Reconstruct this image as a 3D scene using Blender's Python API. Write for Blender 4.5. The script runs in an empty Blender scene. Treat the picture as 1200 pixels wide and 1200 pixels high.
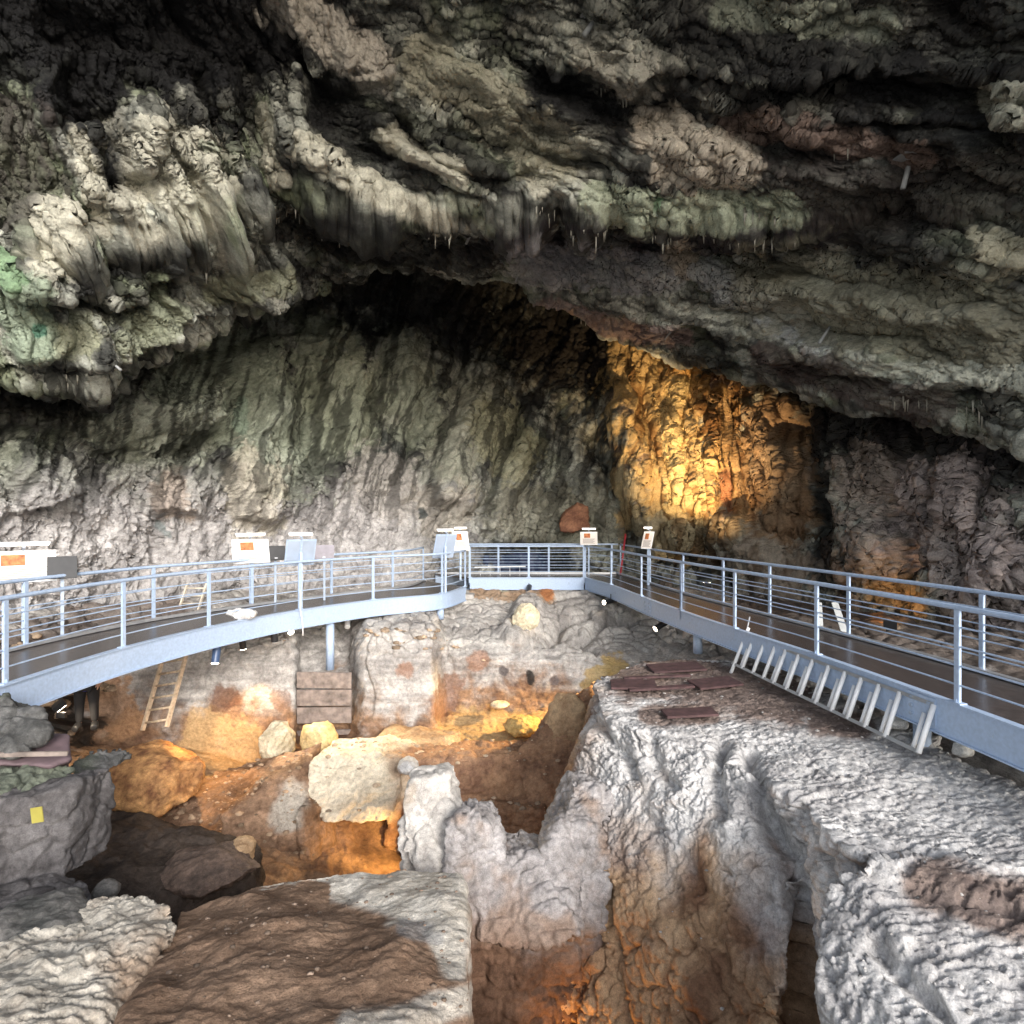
import bpy, bmesh, math, random
import numpy as np
from concurrent.futures import ThreadPoolExecutor
R = math.radians
C = bpy.context.scene
COL = C.collection
random.seed(7)

# ------------------------------------------------------------------ camera
EYE = 2.14; F = 680.0; HOR = 605.0
cam = bpy.data.objects.new('camera', bpy.data.cameras.new('camera'))
COL.objects.link(cam)
cam.location = (0, 0, EYE); cam.rotation_euler = (R(90), 0, 0)
cam.data.sensor_width = 36; cam.data.lens = 36 * F / 1200
cam.data.shift_y = (HOR - 600) / 1200
cam.data.clip_start = .05; cam.data.clip_end = 500
C.camera = cam

# ------------------------------------------------------------------ light
SUN_EL, SUN_AZ = 23, 156           # azimuth clockwise from +Y (the sun stands behind the camera, to its right)
w = bpy.data.worlds.new('World'); C.world = w; w.use_nodes = True
nt = w.node_tree; bg = nt.nodes['Background']
sky = nt.nodes.new('ShaderNodeTexSky'); sky.sky_type = 'NISHITA'; sky.sun_disc = False
sky.sun_elevation = R(SUN_EL); sky.sun_rotation = R(SUN_AZ); sky.air_density = 1.0; sky.dust_density = 1.5
hs = nt.nodes.new('ShaderNodeHueSaturation'); hs.inputs['Saturation'].default_value = .45
nt.links.new(sky.outputs[0], hs.inputs['Color']); nt.links.new(hs.outputs[0], bg.inputs[0]); bg.inputs[1].default_value = .15
sl = bpy.data.lights.new('sun', 'SUN'); sl.energy = 1.25; sl.angle = R(18); sl.color = (1, .97, .94)
so = bpy.data.objects.new('sun', sl); COL.objects.link(so)
# lamp -Z axis must point along the light's travel
so.rotation_euler = (R(90 - SUN_EL), 0, R(180 - SUN_AZ))
C.view_settings.view_transform = 'Standard'; C.view_settings.look = 'None'
C.view_settings.gamma = 1; C.view_settings.use_curve_mapping = False
C.view_settings.exposure = 1.25
C.render.engine = 'CYCLES'
C.cycles.use_denoising = True
C.cycles.max_bounces = 6; C.cycles.diffuse_bounces = 4; C.cycles.glossy_bounces = 3
C.cycles.sample_clamp_indirect = 6

# ------------------------------------------------------------------ helpers: projection and noise
def P(px, py, Z): return np.array([(px - 600) / F * Z, Z, EYE - (py - HOR) / F * Z])
def PX(p):
    Y = np.maximum(p[..., 1], .6)
    return np.stack([600 + F * p[..., 0] / Y, HOR - F * (p[..., 2] - EYE) / Y], -1)
POOL = ThreadPoolExecutor(4)
def par(fn, p, *a):
    n = len(p)
    if n < 20000: return fn(p, *a)
    k = max(4, n // 60000 + 1)
    return np.concatenate(list(POOL.map(lambda q: fn(q, *a), np.array_split(p, k))))
def _h(x, y, z, s):
    h = (x * np.uint32(374761393)) ^ (y * np.uint32(668265263)) ^ (z * np.uint32(2147483647)) ^ np.uint32((s * 974711 + 12345) & 0xffffffff)
    h = (h ^ (h >> np.uint32(13))) * np.uint32(1274126177)
    h = (h ^ (h >> np.uint32(15))) * np.uint32(2246822519)
    return h ^ (h >> np.uint32(16))
GR = np.array([[1,1,0],[-1,1,0],[1,-1,0],[-1,-1,0],[1,0,1],[-1,0,1],[1,0,-1],[-1,0,-1],[0,1,1],[0,-1,1],[0,1,-1],[0,-1,-1],[1,1,0],[-1,1,0],[0,-1,1],[0,-1,-1]], np.float32)
def _perlin(p, s):
    f = np.floor(p); d = (p - f).astype(np.float32); i = f.astype(np.int64).astype(np.uint32)
    u = d * d * d * (d * (d * 6 - 15) + 10)
    res = 0
    for cx in (0, 1):
        wx = u[:, 0] if cx else 1 - u[:, 0]
        for cy in (0, 1):
            wy = u[:, 1] if cy else 1 - u[:, 1]
            for cz in (0, 1):
                wz = u[:, 2] if cz else 1 - u[:, 2]
                g = GR[_h(i[:, 0] + np.uint32(cx), i[:, 1] + np.uint32(cy), i[:, 2] + np.uint32(cz), s) & np.uint32(15)]
                res = res + wx * wy * wz * (g[:, 0] * (d[:, 0] - cx) + g[:, 1] * (d[:, 1] - cy) + g[:, 2] * (d[:, 2] - cz))
    return res
def _fbm(p, s, o, mode, gain=.5):
    r = 0; a = 1; t = 0
    for k in range(o):
        n = _perlin(p * 2.03 ** k + k * 17.3, s + k)
        if mode == 1: n = 1 - 2.2 * np.abs(n)          # ridged
        elif mode == 2: n = 2.2 * np.abs(n) - .5       # billow: round lumps, sharp creases
        r = r + a * n; t += a; a *= gain
    return r / t * (1.5 if mode == 0 else 1)
def fbm(p, s=0, o=4, mode=0, gain=.5): return par(_fbm, np.ascontiguousarray(p, np.float32), s, o, mode, gain)
def _wor(p, s):
    f = np.floor(p); d = (p - f).astype(np.float32); i = f.astype(np.int64).astype(np.uint32)
    a = np.full(len(p), 9., np.float32); b = a.copy(); idc = np.zeros(len(p), np.float32)
    for x in (-1, 0, 1):
        for y in (-1, 0, 1):
            for z in (-1, 0, 1):
                h = _h(i[:, 0] + np.uint32(x & 0xffffffff), i[:, 1] + np.uint32(y & 0xffffffff), i[:, 2] + np.uint32(z & 0xffffffff), s)
                ox = (h & np.uint32(1023)).astype(np.float32) / 1023; oy = ((h >> np.uint32(10)) & np.uint32(1023)).astype(np.float32) / 1023
                oz = ((h >> np.uint32(20)) & np.uint32(1023)).astype(np.float32) / 1023
                q = (x + ox - d[:, 0]) ** 2 + (y + oy - d[:, 1]) ** 2 + (z + oz - d[:, 2]) ** 2
                c = q < a
                b = np.where(c, a, np.minimum(b, q)); a = np.where(c, q, a)
                idc = np.where(c, (h % np.uint32(997)).astype(np.float32) / 997, idc)
    return np.stack([np.sqrt(a), np.sqrt(b), idc], 1)
def worley(p, s=0): return par(_wor, np.ascontiguousarray(p, np.float32), s)
def warp(p, f, a, s, o=2):
    return p + a * np.stack([fbm(p * f, s, o), fbm(p * f + 31, s + 50, o), fbm(p * f + 67, s + 90, o)], 1)
def sst(a, b, x):
    t = np.clip((x - a) / (b - a), 0, 1); return t * t * (3 - 2 * t)
def mix(a, b, t):
    a = np.asarray(a, np.float32); b = np.asarray(b, np.float32)
    return a + (b - a) * np.asarray(t)[..., None]
def poly_dist(q, pts, both=False):
    """distance of 2-D points to a polyline, and the signed side (+ = below it when drawn left to right)"""
    best = np.full(len(q), 1e9); side = np.zeros(len(q)); tt = np.zeros(len(q))
    for k in range(len(pts) - 1):
        a = np.array(pts[k], float); b = np.array(pts[k + 1], float); ab = b - a; L = ab @ ab
        t = np.clip(((q - a) @ ab) / L, 0, 1)
        d = q - a - t[:, None] * ab; dd = np.sqrt((d * d).sum(1))
        m = dd < best; best[m] = dd[m]
        side[m] = np.sign(ab[0] * (q[:, 1] - a[1]) - ab[1] * (q[:, 0] - a[0]))[m]; tt[m] = ((k + t) / (len(pts) - 1))[m]
    return best, side, tt

# ------------------------------------------------------------------ helpers: materials
def newmat(name):
    m = bpy.data.materials.new(name); m.use_nodes = True
    return m, m.node_tree.nodes, m.node_tree.links, m.node_tree.nodes['Principled BSDF']
def rockmat(name, fine=9., bump=.5, dist=.02, rough=.9, grain=.35, spec=.25, streak=(1, 1, 1), rot=(0, 0, 0)):
    m, N, L, b = newmat(name)
    at = N.new('ShaderNodeAttribute'); at.attribute_name = 'Col'
    geo = N.new('ShaderNodeNewGeometry')
    n1 = N.new('ShaderNodeTexNoise'); n1.inputs['Scale'].default_value = fine; n1.inputs['Detail'].default_value = 9; n1.inputs['Roughness'].default_value = .65
    n2 = N.new('ShaderNodeTexNoise'); n2.inputs['Scale'].default_value = fine * 5; n2.inputs['Detail'].default_value = 5; n2.inputs['Roughness'].default_value = .7
    vo = N.new('ShaderNodeTexNoise'); vo.noise_type = 'RIDGED_MULTIFRACTAL'; vo.inputs['Scale'].default_value = fine * .8; vo.inputs['Detail'].default_value = 6; vo.inputs['Distortion'].default_value = .8
    mp = N.new('ShaderNodeMapping'); mp.inputs['Rotation'].default_value = [R(a) for a in rot]; mp.inputs['Scale'].default_value = streak
    L.new(geo.outputs['Position'], mp.inputs['Vector']); L.new(mp.outputs[0], vo.inputs['Vector'])
    for n in (n1, n2): L.new(geo.outputs['Position'], n.inputs['Vector'])
    rp = N.new('ShaderNodeMapRange'); rp.inputs[1].default_value = .36; rp.inputs[2].default_value = .64
    rp.inputs[3].default_value = 1 - grain; rp.inputs[4].default_value = 1 + grain
    ad = N.new('ShaderNodeMath'); ad.operation = 'ADD'; h = N.new('ShaderNodeMath'); h.operation = 'MULTIPLY'; h.inputs[1].default_value = .5
    L.new(n1.outputs[0], ad.inputs[0]); L.new(n2.outputs[0], ad.inputs[1]); L.new(ad.outputs[0], h.inputs[0]); L.new(h.outputs[0], rp.inputs[0])
    mu = N.new('ShaderNodeVectorMath'); mu.operation = 'SCALE'; L.new(at.outputs['Color'], mu.inputs[0]); L.new(rp.outputs[0], mu.inputs['Scale'])
    L.new(mu.outputs[0], b.inputs['Base Color'])
    b1 = N.new('ShaderNodeBump'); b1.inputs['Strength'].default_value = bump; b1.inputs['Distance'].default_value = dist * 2.5
    b2 = N.new('ShaderNodeBump'); b2.inputs['Strength'].default_value = bump * .8; b2.inputs['Distance'].default_value = dist * .6
    b3 = N.new('ShaderNodeBump'); b3.inputs['Strength'].default_value = bump * .5; b3.inputs['Distance'].default_value = dist
    b2.inputs['Distance'].default_value = dist * 1.1
    L.new(n1.outputs[0], b1.inputs['Height']); L.new(n2.outputs[0], b2.inputs['Height']); L.new(vo.outputs[0], b3.inputs['Height'])
    L.new(b1.outputs[0], b3.inputs['Normal']); L.new(b3.outputs[0], b2.inputs['Normal']); L.new(b2.outputs[0], b.inputs['Normal'])
    b.inputs['Roughness'].default_value = rough; b.inputs['Specular IOR Level'].default_value = spec
    return m
def simple(name, col, rough=.5, metal=0, var=.15, scale=8., emit=0, bump=.0, ecol=None):
    m, N, L, b = newmat(name)
    geo = N.new('ShaderNodeNewGeometry'); n1 = N.new('ShaderNodeTexNoise'); n1.inputs['Scale'].default_value = scale; n1.inputs['Detail'].default_value = 7
    L.new(geo.outputs['Position'], n1.inputs['Vector'])
    rp = N.new('ShaderNodeMapRange'); rp.inputs[1].default_value = .3; rp.inputs[2].default_value = .7; rp.inputs[3].default_value = 1 - var; rp.inputs[4].default_value = 1 + var
    L.new(n1.outputs[0], rp.inputs[0])
    mu = N.new('ShaderNodeVectorMath'); mu.operation = 'SCALE'; mu.inputs[0].default_value = col; L.new(rp.outputs[0], mu.inputs['Scale'])
    L.new(mu.outputs[0], b.inputs['Base Color'])
    b.inputs['Roughness'].default_value = rough; b.inputs['Metallic'].default_value = metal
    if bump:
        bp = N.new('ShaderNodeBump'); bp.inputs['Strength'].default_value = bump; bp.inputs['Distance'].default_value = .01
        L.new(n1.outputs[0], bp.inputs['Height']); L.new(bp.outputs[0], b.inputs['Normal'])
    if emit:
        b.inputs['Emission Color'].default_value = (*(ecol or col), 1); b.inputs['Emission Strength'].default_value = emit
    return m
M_FAR = rockmat('limestone_roof', 5., .7, .05, .8, .38, .25, (.22, .8, 1.3), (0, 14, 0))
M_WALL = rockmat('limestone_wall', 5., .7, .05, .8, .38, .25, (1.2, 1.2, .3))
M_NEAR = rockmat('limestone_near', 14., .7, .014, .92, .4)
M_SOIL = rockmat('packed_soil', 16., .8, .018, .95, .42, .1)
M_STEEL = simple('painted_steel', (.40, .50, .66), .46, 0, .10, 22, bump=.05)
M_STEELG = simple('painted_steel_dull', (.36, .43, .54), .45, 0, .1, 3)
M_DECK = simple('brown_deck_boards', (.07, .056, .05), .27, 0, .35, 9, bump=.4)
M_WHITE = simple('white_enamel', (.88, .88, .88), .4, 0, .05)
M_ALU = simple('aluminium', (.55, .56, .58), .4, .6, .1)
M_GREY = simple('galvanised_steel', (.30, .31, .31), .6, .2, .2)
M_ALUD = simple('dull_aluminium', (.2, .2, .2), .5, .4, .1)
M_BLACK = simple('black_plastic', (.02, .02, .022), .4)
M_BLUEG = simple('blue_grey_housing', (.06, .10, .2), .35)
M_WOOD = simple('bare_wood', (.58, .46, .33), .7, 0, .3, 14, bump=.3)
M_WOODG = simple('weathered_plank', (.24, .195, .17), .8, 0, .45, 7, bump=.6)
M_LENS = simple('lit_lens', (1, .9, .75), .3, emit=9, ecol=(1, .86, .66))
M_LENSO = simple('unlit_lens', (.75, .74, .72), .15)
M_BAR = simple('lit_lamp_bar', (1, .93, .85), .3, emit=3.2, ecol=(1, .86, .7))
M_PAPER = simple('printed_sheet', (.8, .74, .68), .5, 0, .04)
M_PHOTO = simple('orange_photo', (.42, .14, .045), .5, 0, .6, 14)
M_INK = simple('grey_ink', (.22, .18, .16), .6)
M_TARP = simple('dark_blue_sheet', (.012, .02, .055), .6, 0, .4, 3, bump=.5)
M_RED = simple('red_paint', (.28, .02, .03), .4)
M_MAT = simple('red_brown_boards', (.085, .045, .045), .8, 0, .4, 9, bump=.4)
M_MAUVE = simple('mauve_tarpaulin', (.13, .09, .10), .8, 0, .25, 6, bump=.3)
M_YEL = simple('yellow_plastic', (.32, .28, .06), .5)
M_RUST = simple('rusty_steel', (.16, .11, .08), .7, .3, .4, 20)
M_BOARDD = simple('charcoal_board', (.035, .035, .037), .5)

# ------------------------------------------------------------------ helpers: objects
def tag(o, label=None, cat=None, group=None, kind=None):
    if label: o['label'] = label
    if cat: o['category'] = cat
    if group: o['group'] = group
    if kind: o['kind'] = kind
    return o
def mesh_obj(name, V, Fc, mat, parent=None, smooth=False, col=None):
    me = bpy.data.meshes.new(name); V = np.asarray(V, np.float32)
    if isinstance(Fc, np.ndarray):
        k = Fc.shape[1]
        me.vertices.add(len(V)); me.vertices.foreach_set('co', V.ravel())
        me.loops.add(Fc.size); me.loops.foreach_set('vertex_index', Fc.ravel().astype(np.int32))
        me.polygons.add(len(Fc)); me.polygons.foreach_set('loop_start', np.arange(0, Fc.size, k, dtype=np.int32))
        me.update(calc_edges=True)
    else:
        me.from_pydata([tuple(v) for v in V], [], Fc); me.update()
    if smooth: me.polygons.foreach_set('use_smooth', np.ones(len(me.polygons), bool))
    if col is not None:
        ca = me.color_attributes.new('Col', 'FLOAT_COLOR', 'POINT')
        ca.data.foreach_set('color', np.concatenate([np.clip(col, .004, .9), np.ones((len(col), 1))], 1).astype(np.float32).ravel())
    me.materials.append(mat)
    o = bpy.data.objects.new(name, me); COL.objects.link(o)
    if parent: o.parent = parent
    return o
def empty(name, loc, label, cat, group=None, rz=0):
    o = bpy.data.objects.new(name, None); COL.objects.link(o); o.location = tuple(loc); o.rotation_euler = (0, 0, rz); o.empty_display_size = .1
    return tag(o, label, cat, group)
class MB:
    def __init__(s): s.v = []; s.f = []
    def add(s, v, f):
        k = len(s.v); s.v += [tuple(map(float, x)) for x in v]; s.f += [tuple(i + k for i in q) for q in f]
    def box(s, c, size, rot=None, bev=0):
        import itertools
        hx, hy, hz = [d / 2 for d in size]
        v = np.array([(-hx,-hy,-hz),(hx,-hy,-hz),(hx,hy,-hz),(-hx,hy,-hz),(-hx,-hy,hz),(hx,-hy,hz),(hx,hy,hz),(-hx,hy,hz)])
        if rot is not None: v = v @ np.array(rot).T
        s.add(v + np.array(c), [(0,3,2,1),(4,5,6,7),(0,1,5,4),(1,2,6,5),(2,3,7,6),(3,0,4,7)])
        return s
    def tube(s, pts, r, n=8, r2=None, cap=True):
        pts = [np.array(p, float) for p in pts]; m = len(pts); rings = []
        for i, p in enumerate(pts):
            t = pts[min(i + 1, m - 1)] - pts[max(i - 1, 0)]; t /= np.linalg.norm(t) + 1e-9
            a = np.array([0, 0, 1.]) if abs(t[2]) < .9 else np.array([1., 0, 0])
            x = np.cross(t, a); x /= np.linalg.norm(x); y = np.cross(t, x)
            rr = r if r2 is None else r + (r2 - r) * i / (m - 1)
            rings += [p + rr * (math.cos(q) * x + math.sin(q) * y) for q in np.arange(n) * 2 * math.pi / n]
        f = [(i * n + j, i * n + (j + 1) % n, (i + 1) * n + (j + 1) % n, (i + 1) * n + j) for i in range(m - 1) for j in range(n)]
        if cap: f += [tuple(range(n))[::-1], tuple((m - 1) * n + j for j in range(n))]
        s.add(rings, f); return s
    def strip(s, sec):
        """loft equal-length closed sections"""
        n = len(sec[0]); k = [v for q in sec for v in q]
        f = [(i * n + j, i * n + (j + 1) % n, (i + 1) * n + (j + 1) % n, (i + 1) * n + j) for i in range(len(sec) - 1) for j in range(n)]
        f += [tuple(range(n))[::-1], tuple((len(sec) - 1) * n + j for j in range(n))]
        s.add(k, f); return s
    def build(s, name, mat, parent=None, smooth=False, bevel=0):
        o = mesh_obj(name, s.v, s.f, mat, parent, smooth)
        bm = bmesh.new(); bm.from_mesh(o.data); bmesh.ops.recalc_face_normals(bm, faces=bm.faces)
        if bevel: bmesh.ops.bevel(bm, geom=list(bm.edges), offset=bevel, segments=2, affect='EDGES', clamp_overlap=True)
        bm.to_mesh(o.data); bm.free()
        return o
def rotm(ex=(1, 0, 0), up=(0, 0, 1)):
    """columns: local x, y, z axes"""
    x = np.array(ex, float); x /= np.linalg.norm(x); z = np.array(up, float); z -= x * (z @ x); z /= np.linalg.norm(z)
    return np.stack([x, np.cross(z, x), z], 1)
def copy_tree(o, parent=None):
    c = o.copy(); COL.objects.link(c); c.parent = parent
    for ch in list(o.children): copy_tree(ch, c)
    return c

# ------------------------------------------------------------------ helpers: rock surfaces
def gsmooth(A, s, ax):
    if s <= 0: return A
    r = int(3 * s) + 1; k = np.exp(-.5 * (np.arange(-r, r + 1) / s) ** 2); k /= k.sum()
    pad = [(0, 0)] * A.ndim; pad[ax] = (r, r)
    # reflect-odd padding keeps the ends in place
    B = np.pad(A, pad, mode='reflect', reflect_type='odd') if A.shape[ax] > r else np.pad(A, pad, mode='edge')
    out = 0
    for i, kk in enumerate(k):
        sl = [slice(None)] * A.ndim; sl[ax] = slice(i, i + A.shape[ax]); out = out + kk * B[tuple(sl)]
    return out
def lin(A, counts, ax):
    """linear upsampling between control rows, counts[i] samples in interval i"""
    A = np.moveaxis(A, ax, 0); out = []
    for i, n in enumerate(counts):
        t = (np.arange(n) / n).reshape([-1] + [1] * (A.ndim - 1)); out.append(A[i] * (1 - t) + A[i + 1] * t)
    out.append(A[-1:]); return np.moveaxis(np.concatenate(out), 0, ax)
def grid_normals(G):
    du = np.gradient(G, axis=1); dv = np.gradient(G, axis=0); n = np.cross(du, dv)
    return n / (np.linalg.norm(n, axis=2, keepdims=True) + 1e-9)
def grid_faces(nv, nu):
    i = np.arange(nv * nu).reshape(nv, nu)
    return np.stack([i[:-1, :-1], i[:-1, 1:], i[1:, 1:], i[1:, :-1]], -1).reshape(-1, 4)
def sheet(net, rows, cols, sr, sc):
    G = lin(lin(np.array(net, float), rows, 0), cols, 1)
    return gsmooth(gsmooth(G, sr, 0), sc, 1)
def remesh(hulls, voxel, smooth=6):
    bm = bmesh.new()
    for pts in hulls:
        vs = [bm.verts.new(tuple(map(float, p))) for p in pts]
        r = bmesh.ops.convex_hull(bm, input=vs)
        bmesh.ops.delete(bm, geom=list({g for g in r['geom_interior'] + r['geom_unused'] if isinstance(g, bmesh.types.BMVert)}), context='VERTS')
    bmesh.ops.recalc_face_normals(bm, faces=bm.faces)
    me = bpy.data.meshes.new('tmp'); bm.to_mesh(me); bm.free()
    o = bpy.data.objects.new('tmp', me); COL.objects.link(o)
    md = o.modifiers.new('r', 'REMESH'); md.mode = 'VOXEL'; md.voxel_size = voxel
    if smooth:
        ms = o.modifiers.new('s', 'SMOOTH'); ms.factor = .5; ms.iterations = smooth
    dg = bpy.context.evaluated_depsgraph_get(); ev = o.evaluated_get(dg); em = ev.to_mesh()
    V = np.empty(len(em.vertices) * 3, np.float32); em.vertices.foreach_get('co', V); V = V.reshape(-1, 3)
    Nn = np.empty(len(em.vertices) * 3, np.float32); em.vertices.foreach_get('normal', Nn); Nn = Nn.reshape(-1, 3)
    Q = np.empty(len(em.loops), np.int32); em.loops.foreach_get('vertex_index', Q)
    Fc = Q.reshape(-1, 4) if len(Q) == 4 * len(em.polygons) else None
    ev.to_mesh_clear(); bpy.data.objects.remove(o); bpy.data.meshes.remove(me)
    assert Fc is not None
    return V.astype(np.float64), Nn.astype(np.float64), Fc
def mesh_normals(V, Fc):
    n = np.cross(V[Fc[:, 2]] - V[Fc[:, 0]], V[Fc[:, 3]] - V[Fc[:, 1]])
    out = np.zeros_like(V)
    for k in range(Fc.shape[1]):
        for a in range(3): out[:, a] += np.bincount(Fc[:, k], n[:, a], len(V))
    return out / (np.linalg.norm(out, axis=1, keepdims=True) + 1e-9)

# rock skins: displacement along the normal
def skin_lumpy(p, n, s, big=.16, amp=1.):
    """cauliflower limestone: lumps parted by sharp creases, smaller lumps on them; tops flat, gritty and cracked"""
    q = warp(p, 1.0, .2, s)
    up = sst(.45, .8, n[:, 2] + .25 * fbm(p * 1.5, s + 40, 3))
    d = big * fbm(q * .9, s, 3) * (1 - .45 * up) + .06 * (1 - up) * fbm(q * np.array([1.5, 1.5, .5]), s + 1, 3, 1)
    d0 = d.copy()
    for f, a, sd in ((1.5, .16, 3), (3.8, .10, 9), (9., .045, 12), (19., .018, 15)):
        wv = worley(warp(p, f * 1.5, .25 / f, s + sd, 3) * np.array([f, f, f * .8]), s + sd + 1)
        k = (1 - up * (.9 if f < 5 else .6))
        d += k * (a * (.55 - wv[:, 0]) - a * .85 * (1 - sst(0, .09, wv[:, 1] - wv[:, 0])))
    bq = np.stack([q[:, 0] * 1.1 + q[:, 1] * .3, q[:, 1] * 9 - q[:, 0] * 2.4, q[:, 2] * 6], 1)
    b1 = fbm(bq, s + 5, 5, 0, .62); b2 = fbm(bq * 1.9 + 5, s + 7, 4, 0, .65)
    calm = (.5 + .6 * sst(-.15, .35, fbm(p * .7, s + 44, 3))) * (.55 + .45 * sst(4.4, 5.8, p[:, 1])); d = d0 + (d - d0) * calm
    d += up * (-.045 * sst(.22, .33, b1) - .03 * sst(.2, .3, b2) + .025 * fbm(p * 5, s + 21, 4, 2, .6))
    d += .022 * (1 - .45 * up) * fbm(p * 12, s + 6, 4, 0, .75)
    return d
def skin_earth(p, n, s, amp=1.):
    q = warp(p, 1.1, .2, s)
    return amp * (.16 * fbm(q * 1.1, s, 3) + .07 * fbm(q * 3, s + 1, 5, 2, .55) + .02 * fbm(p * 14, s + 2, 4, 0, .65))
def skin_stone(p, n, s, amp=1.):
    wv = worley(warp(p, 2, .15, s + 5) * 2.2, s + 6)
    return amp * (.13 * fbm(p * 1.4, s, 3) + .07 * fbm(p * 4, s + 1, 5, 2, .55) + .02 * fbm(p * 16, s + 2, 4, 2, .65) + .10 * (.55 - wv[:, 0]) - .05 * (1 - sst(0, .1, wv[:, 1] - wv[:, 0])))
def col_noise(p, s, pale, dark, f=2., bias=0., stain=None, sf=1.5, sthr=.15):
    t = np.clip(.5 + 1.0 * fbm(p * f, s, 5, 0, .6) + .45 * fbm(p * f * 6, s + 60, 4, 0, .7) + bias, 0, 1)
    c = mix(dark, pale, t)
    if stain is not None:
        c = mix(c, np.asarray(stain, np.float32), sst(sthr, sthr + .3, fbm(warp(p, 2, .15, s + 4) * sf, s + 7, 4)) * .85)
    return c
def rock(name, hulls, voxel, skin, colf, seed, mat, label=None, cat=None, kind=None, smooth=6, amp=1., group=None, parent=None):
    V, N, Fc = remesh(hulls, voxel, smooth)
    d = skin(V, N, seed, amp=amp)
    V2 = V + N * d[:, None]
    c = colf(V2, N, seed)
    o = mesh_obj(name, V2, Fc, mat, parent, True, c)
    return tag(o, label, cat, group, kind)
def prism(front, vec):
    """hull points: an outline given as (px, py, Z) swept by a world vector"""
    a = [P(*q) for q in front]; return a + [q + np.array(vec) for q in a]
def down(top, z, grow=0.):
    """hull points: a top outline (px, py, Z) carried down to height z, growing outward"""
    a = [P(*q) for q in top]; c = sum(a) / len(a); b = []
    for q in a:
        e = q + (q - c) * grow; b.append(np.array([e[0], e[1], z]))
    return a + b

# ================================================================== THE CAVE
def features(G, Nn, feats):
    """sculpt ledges and bulges that are given as lines on the surface"""
    q = PX(G).reshape(-1, 2); D = np.zeros(len(q))
    jit = np.stack([fbm(np.column_stack([q / 60, np.zeros(len(q))]), 91, 3), fbm(np.column_stack([q / 60, np.ones(len(q)) * 9]), 92, 3)], 1) * 16
    qq = q + jit
    for kind, pts, wd, amp in feats:
        a = np.array(pts); lo = a.min(0) - 3 * wd; hi = a.max(0) + 3 * wd
        m = np.where(((qq > lo) & (qq < hi)).all(1))[0]
        if not len(m): continue
        d, sd, t = poly_dist(qq[m], pts)
        fade = sst(0, .12, t) * sst(1, .88, t) if kind != 'blob' else 1
        if kind == 'ledge':        # swells towards the line, then breaks off below it
            prof = np.where(sd < 0, np.exp(-d / wd), -.35 * np.exp(-(d / (wd * .5))) )
            prof = np.where(sd < 0, prof, prof + 1.35 * np.exp(-(d / (wd * .09)) ** 2))
        elif kind == 'ridge': prof = np.exp(-(d / wd) ** 2)
        elif kind == 'groove': prof = -np.exp(-(d / wd) ** 2)
        elif kind == 'blob': prof = sst(1.1, .55, d / wd)
        D[m] += amp * prof * fade
    return D.reshape(G.shape[:2]), q, qq
def second_pass(V, shape, big=1., f=1., crack=.12, rough=None, extra=None):
    """crinkles and cracks worked into the sculpted surface along its new normals"""
    G2 = V.reshape(shape); n2 = grid_normals(G2)
    k = (n2 * (np.array([0, 0, EYE]) - G2)).sum(2); n2 = n2 * np.where(np.median(k) < 0, -1, 1); n2 = n2.reshape(-1, 3)
    w1 = worley(warp(V, 1.1 * f, .3 / f, 501) * .95 * f, 502); w2 = worley(warp(V, 2.5 * f, .12 / f, 503) * 3.2 * f, 504)
    d = -crack * (1 - sst(0, .14, w1[:, 1] - w1[:, 0])) + .10 * (.5 - w2[:, 0]) - .05 * (1 - sst(0, .18, w2[:, 1] - w2[:, 0]))
    d += .10 * fbm(V * 1.9 * f, 505, 5, 2, .6) + .05 * fbm(V * 6 * f, 506, 4, 2, .65)
    if rough is not None: d = d * rough
    if extra is not None: d = d + extra
    return V + n2 * (big * d)[:, None]
def paint(c, q, jitf, blobs, G):
    p = G; n = fbm(p * jitf, 77, 4, 0, .6); n2 = fbm(p * jitf * 3.5, 78, 4, 0, .65)
    for pts, rad, col, st in blobs:
        a = np.array(pts, float)
        d = poly_dist(q, pts)[0] if len(pts) > 1 else np.sqrt(((q - a[0]) ** 2).sum(1))
        m = sst(1.08, .74, d / rad + .6 * n + .5 * n2) * st
        c = mix(c, np.asarray(col, np.float32), m)
    return c

XS = [-400, -100, 80, 200, 320, 450, 600, 750, 900, 1050, 1200, 1500]
# ---- roof: from the mouth overhead to the lip, then curling up behind it
def row(ys, zs): return [P(x, y, z) for x, y, z in zip(XS, ys, zs)]
r0 = [np.array([x, 3.2 - abs(x) * .12, 13.5 - abs(x) * .1]) for x in (-16, -12, -8, -6, -4, -2, 0, 2, 4, 7, 10, 15)]
rA = row([-150] * 12, [7, 8, 8.5, 9, 9.5, 9.5, 9.5, 9.5, 9, 8.5, 8, 6.5])
rB = row([60] * 12, [7.5, 8.8, 9.8, 10.8, 11.7, 12, 12, 11.5, 11, 10, 9, 7])
yC = [330, 300, 290, 262, 218, 252, 243, 265, 262, 250, 240, 240]; zC = [8, 9.5, 10.5, 11.5, 12.3, 13, 13.3, 13, 12.5, 11.2, 9.8, 7.5]
yC = [y - 16 for y in yC]; rC = row(yC, zC)
rD = row([y - 8 for y in yC], [z + d for z, d in zip(zC, [.1, .1, .2, .4, 1.2, 1.6, 1.7, 1.6, 1.2, .3, .1, .1])])
rE = row([400, 390, 365, 325, 282, 277, 285, 325, 350, 362, 372, 400], [8.2, 10, 11.3, 12.5, 14.6, 16, 16.6, 16.6, 14.8, 12.2, 10.4, 8])
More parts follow.
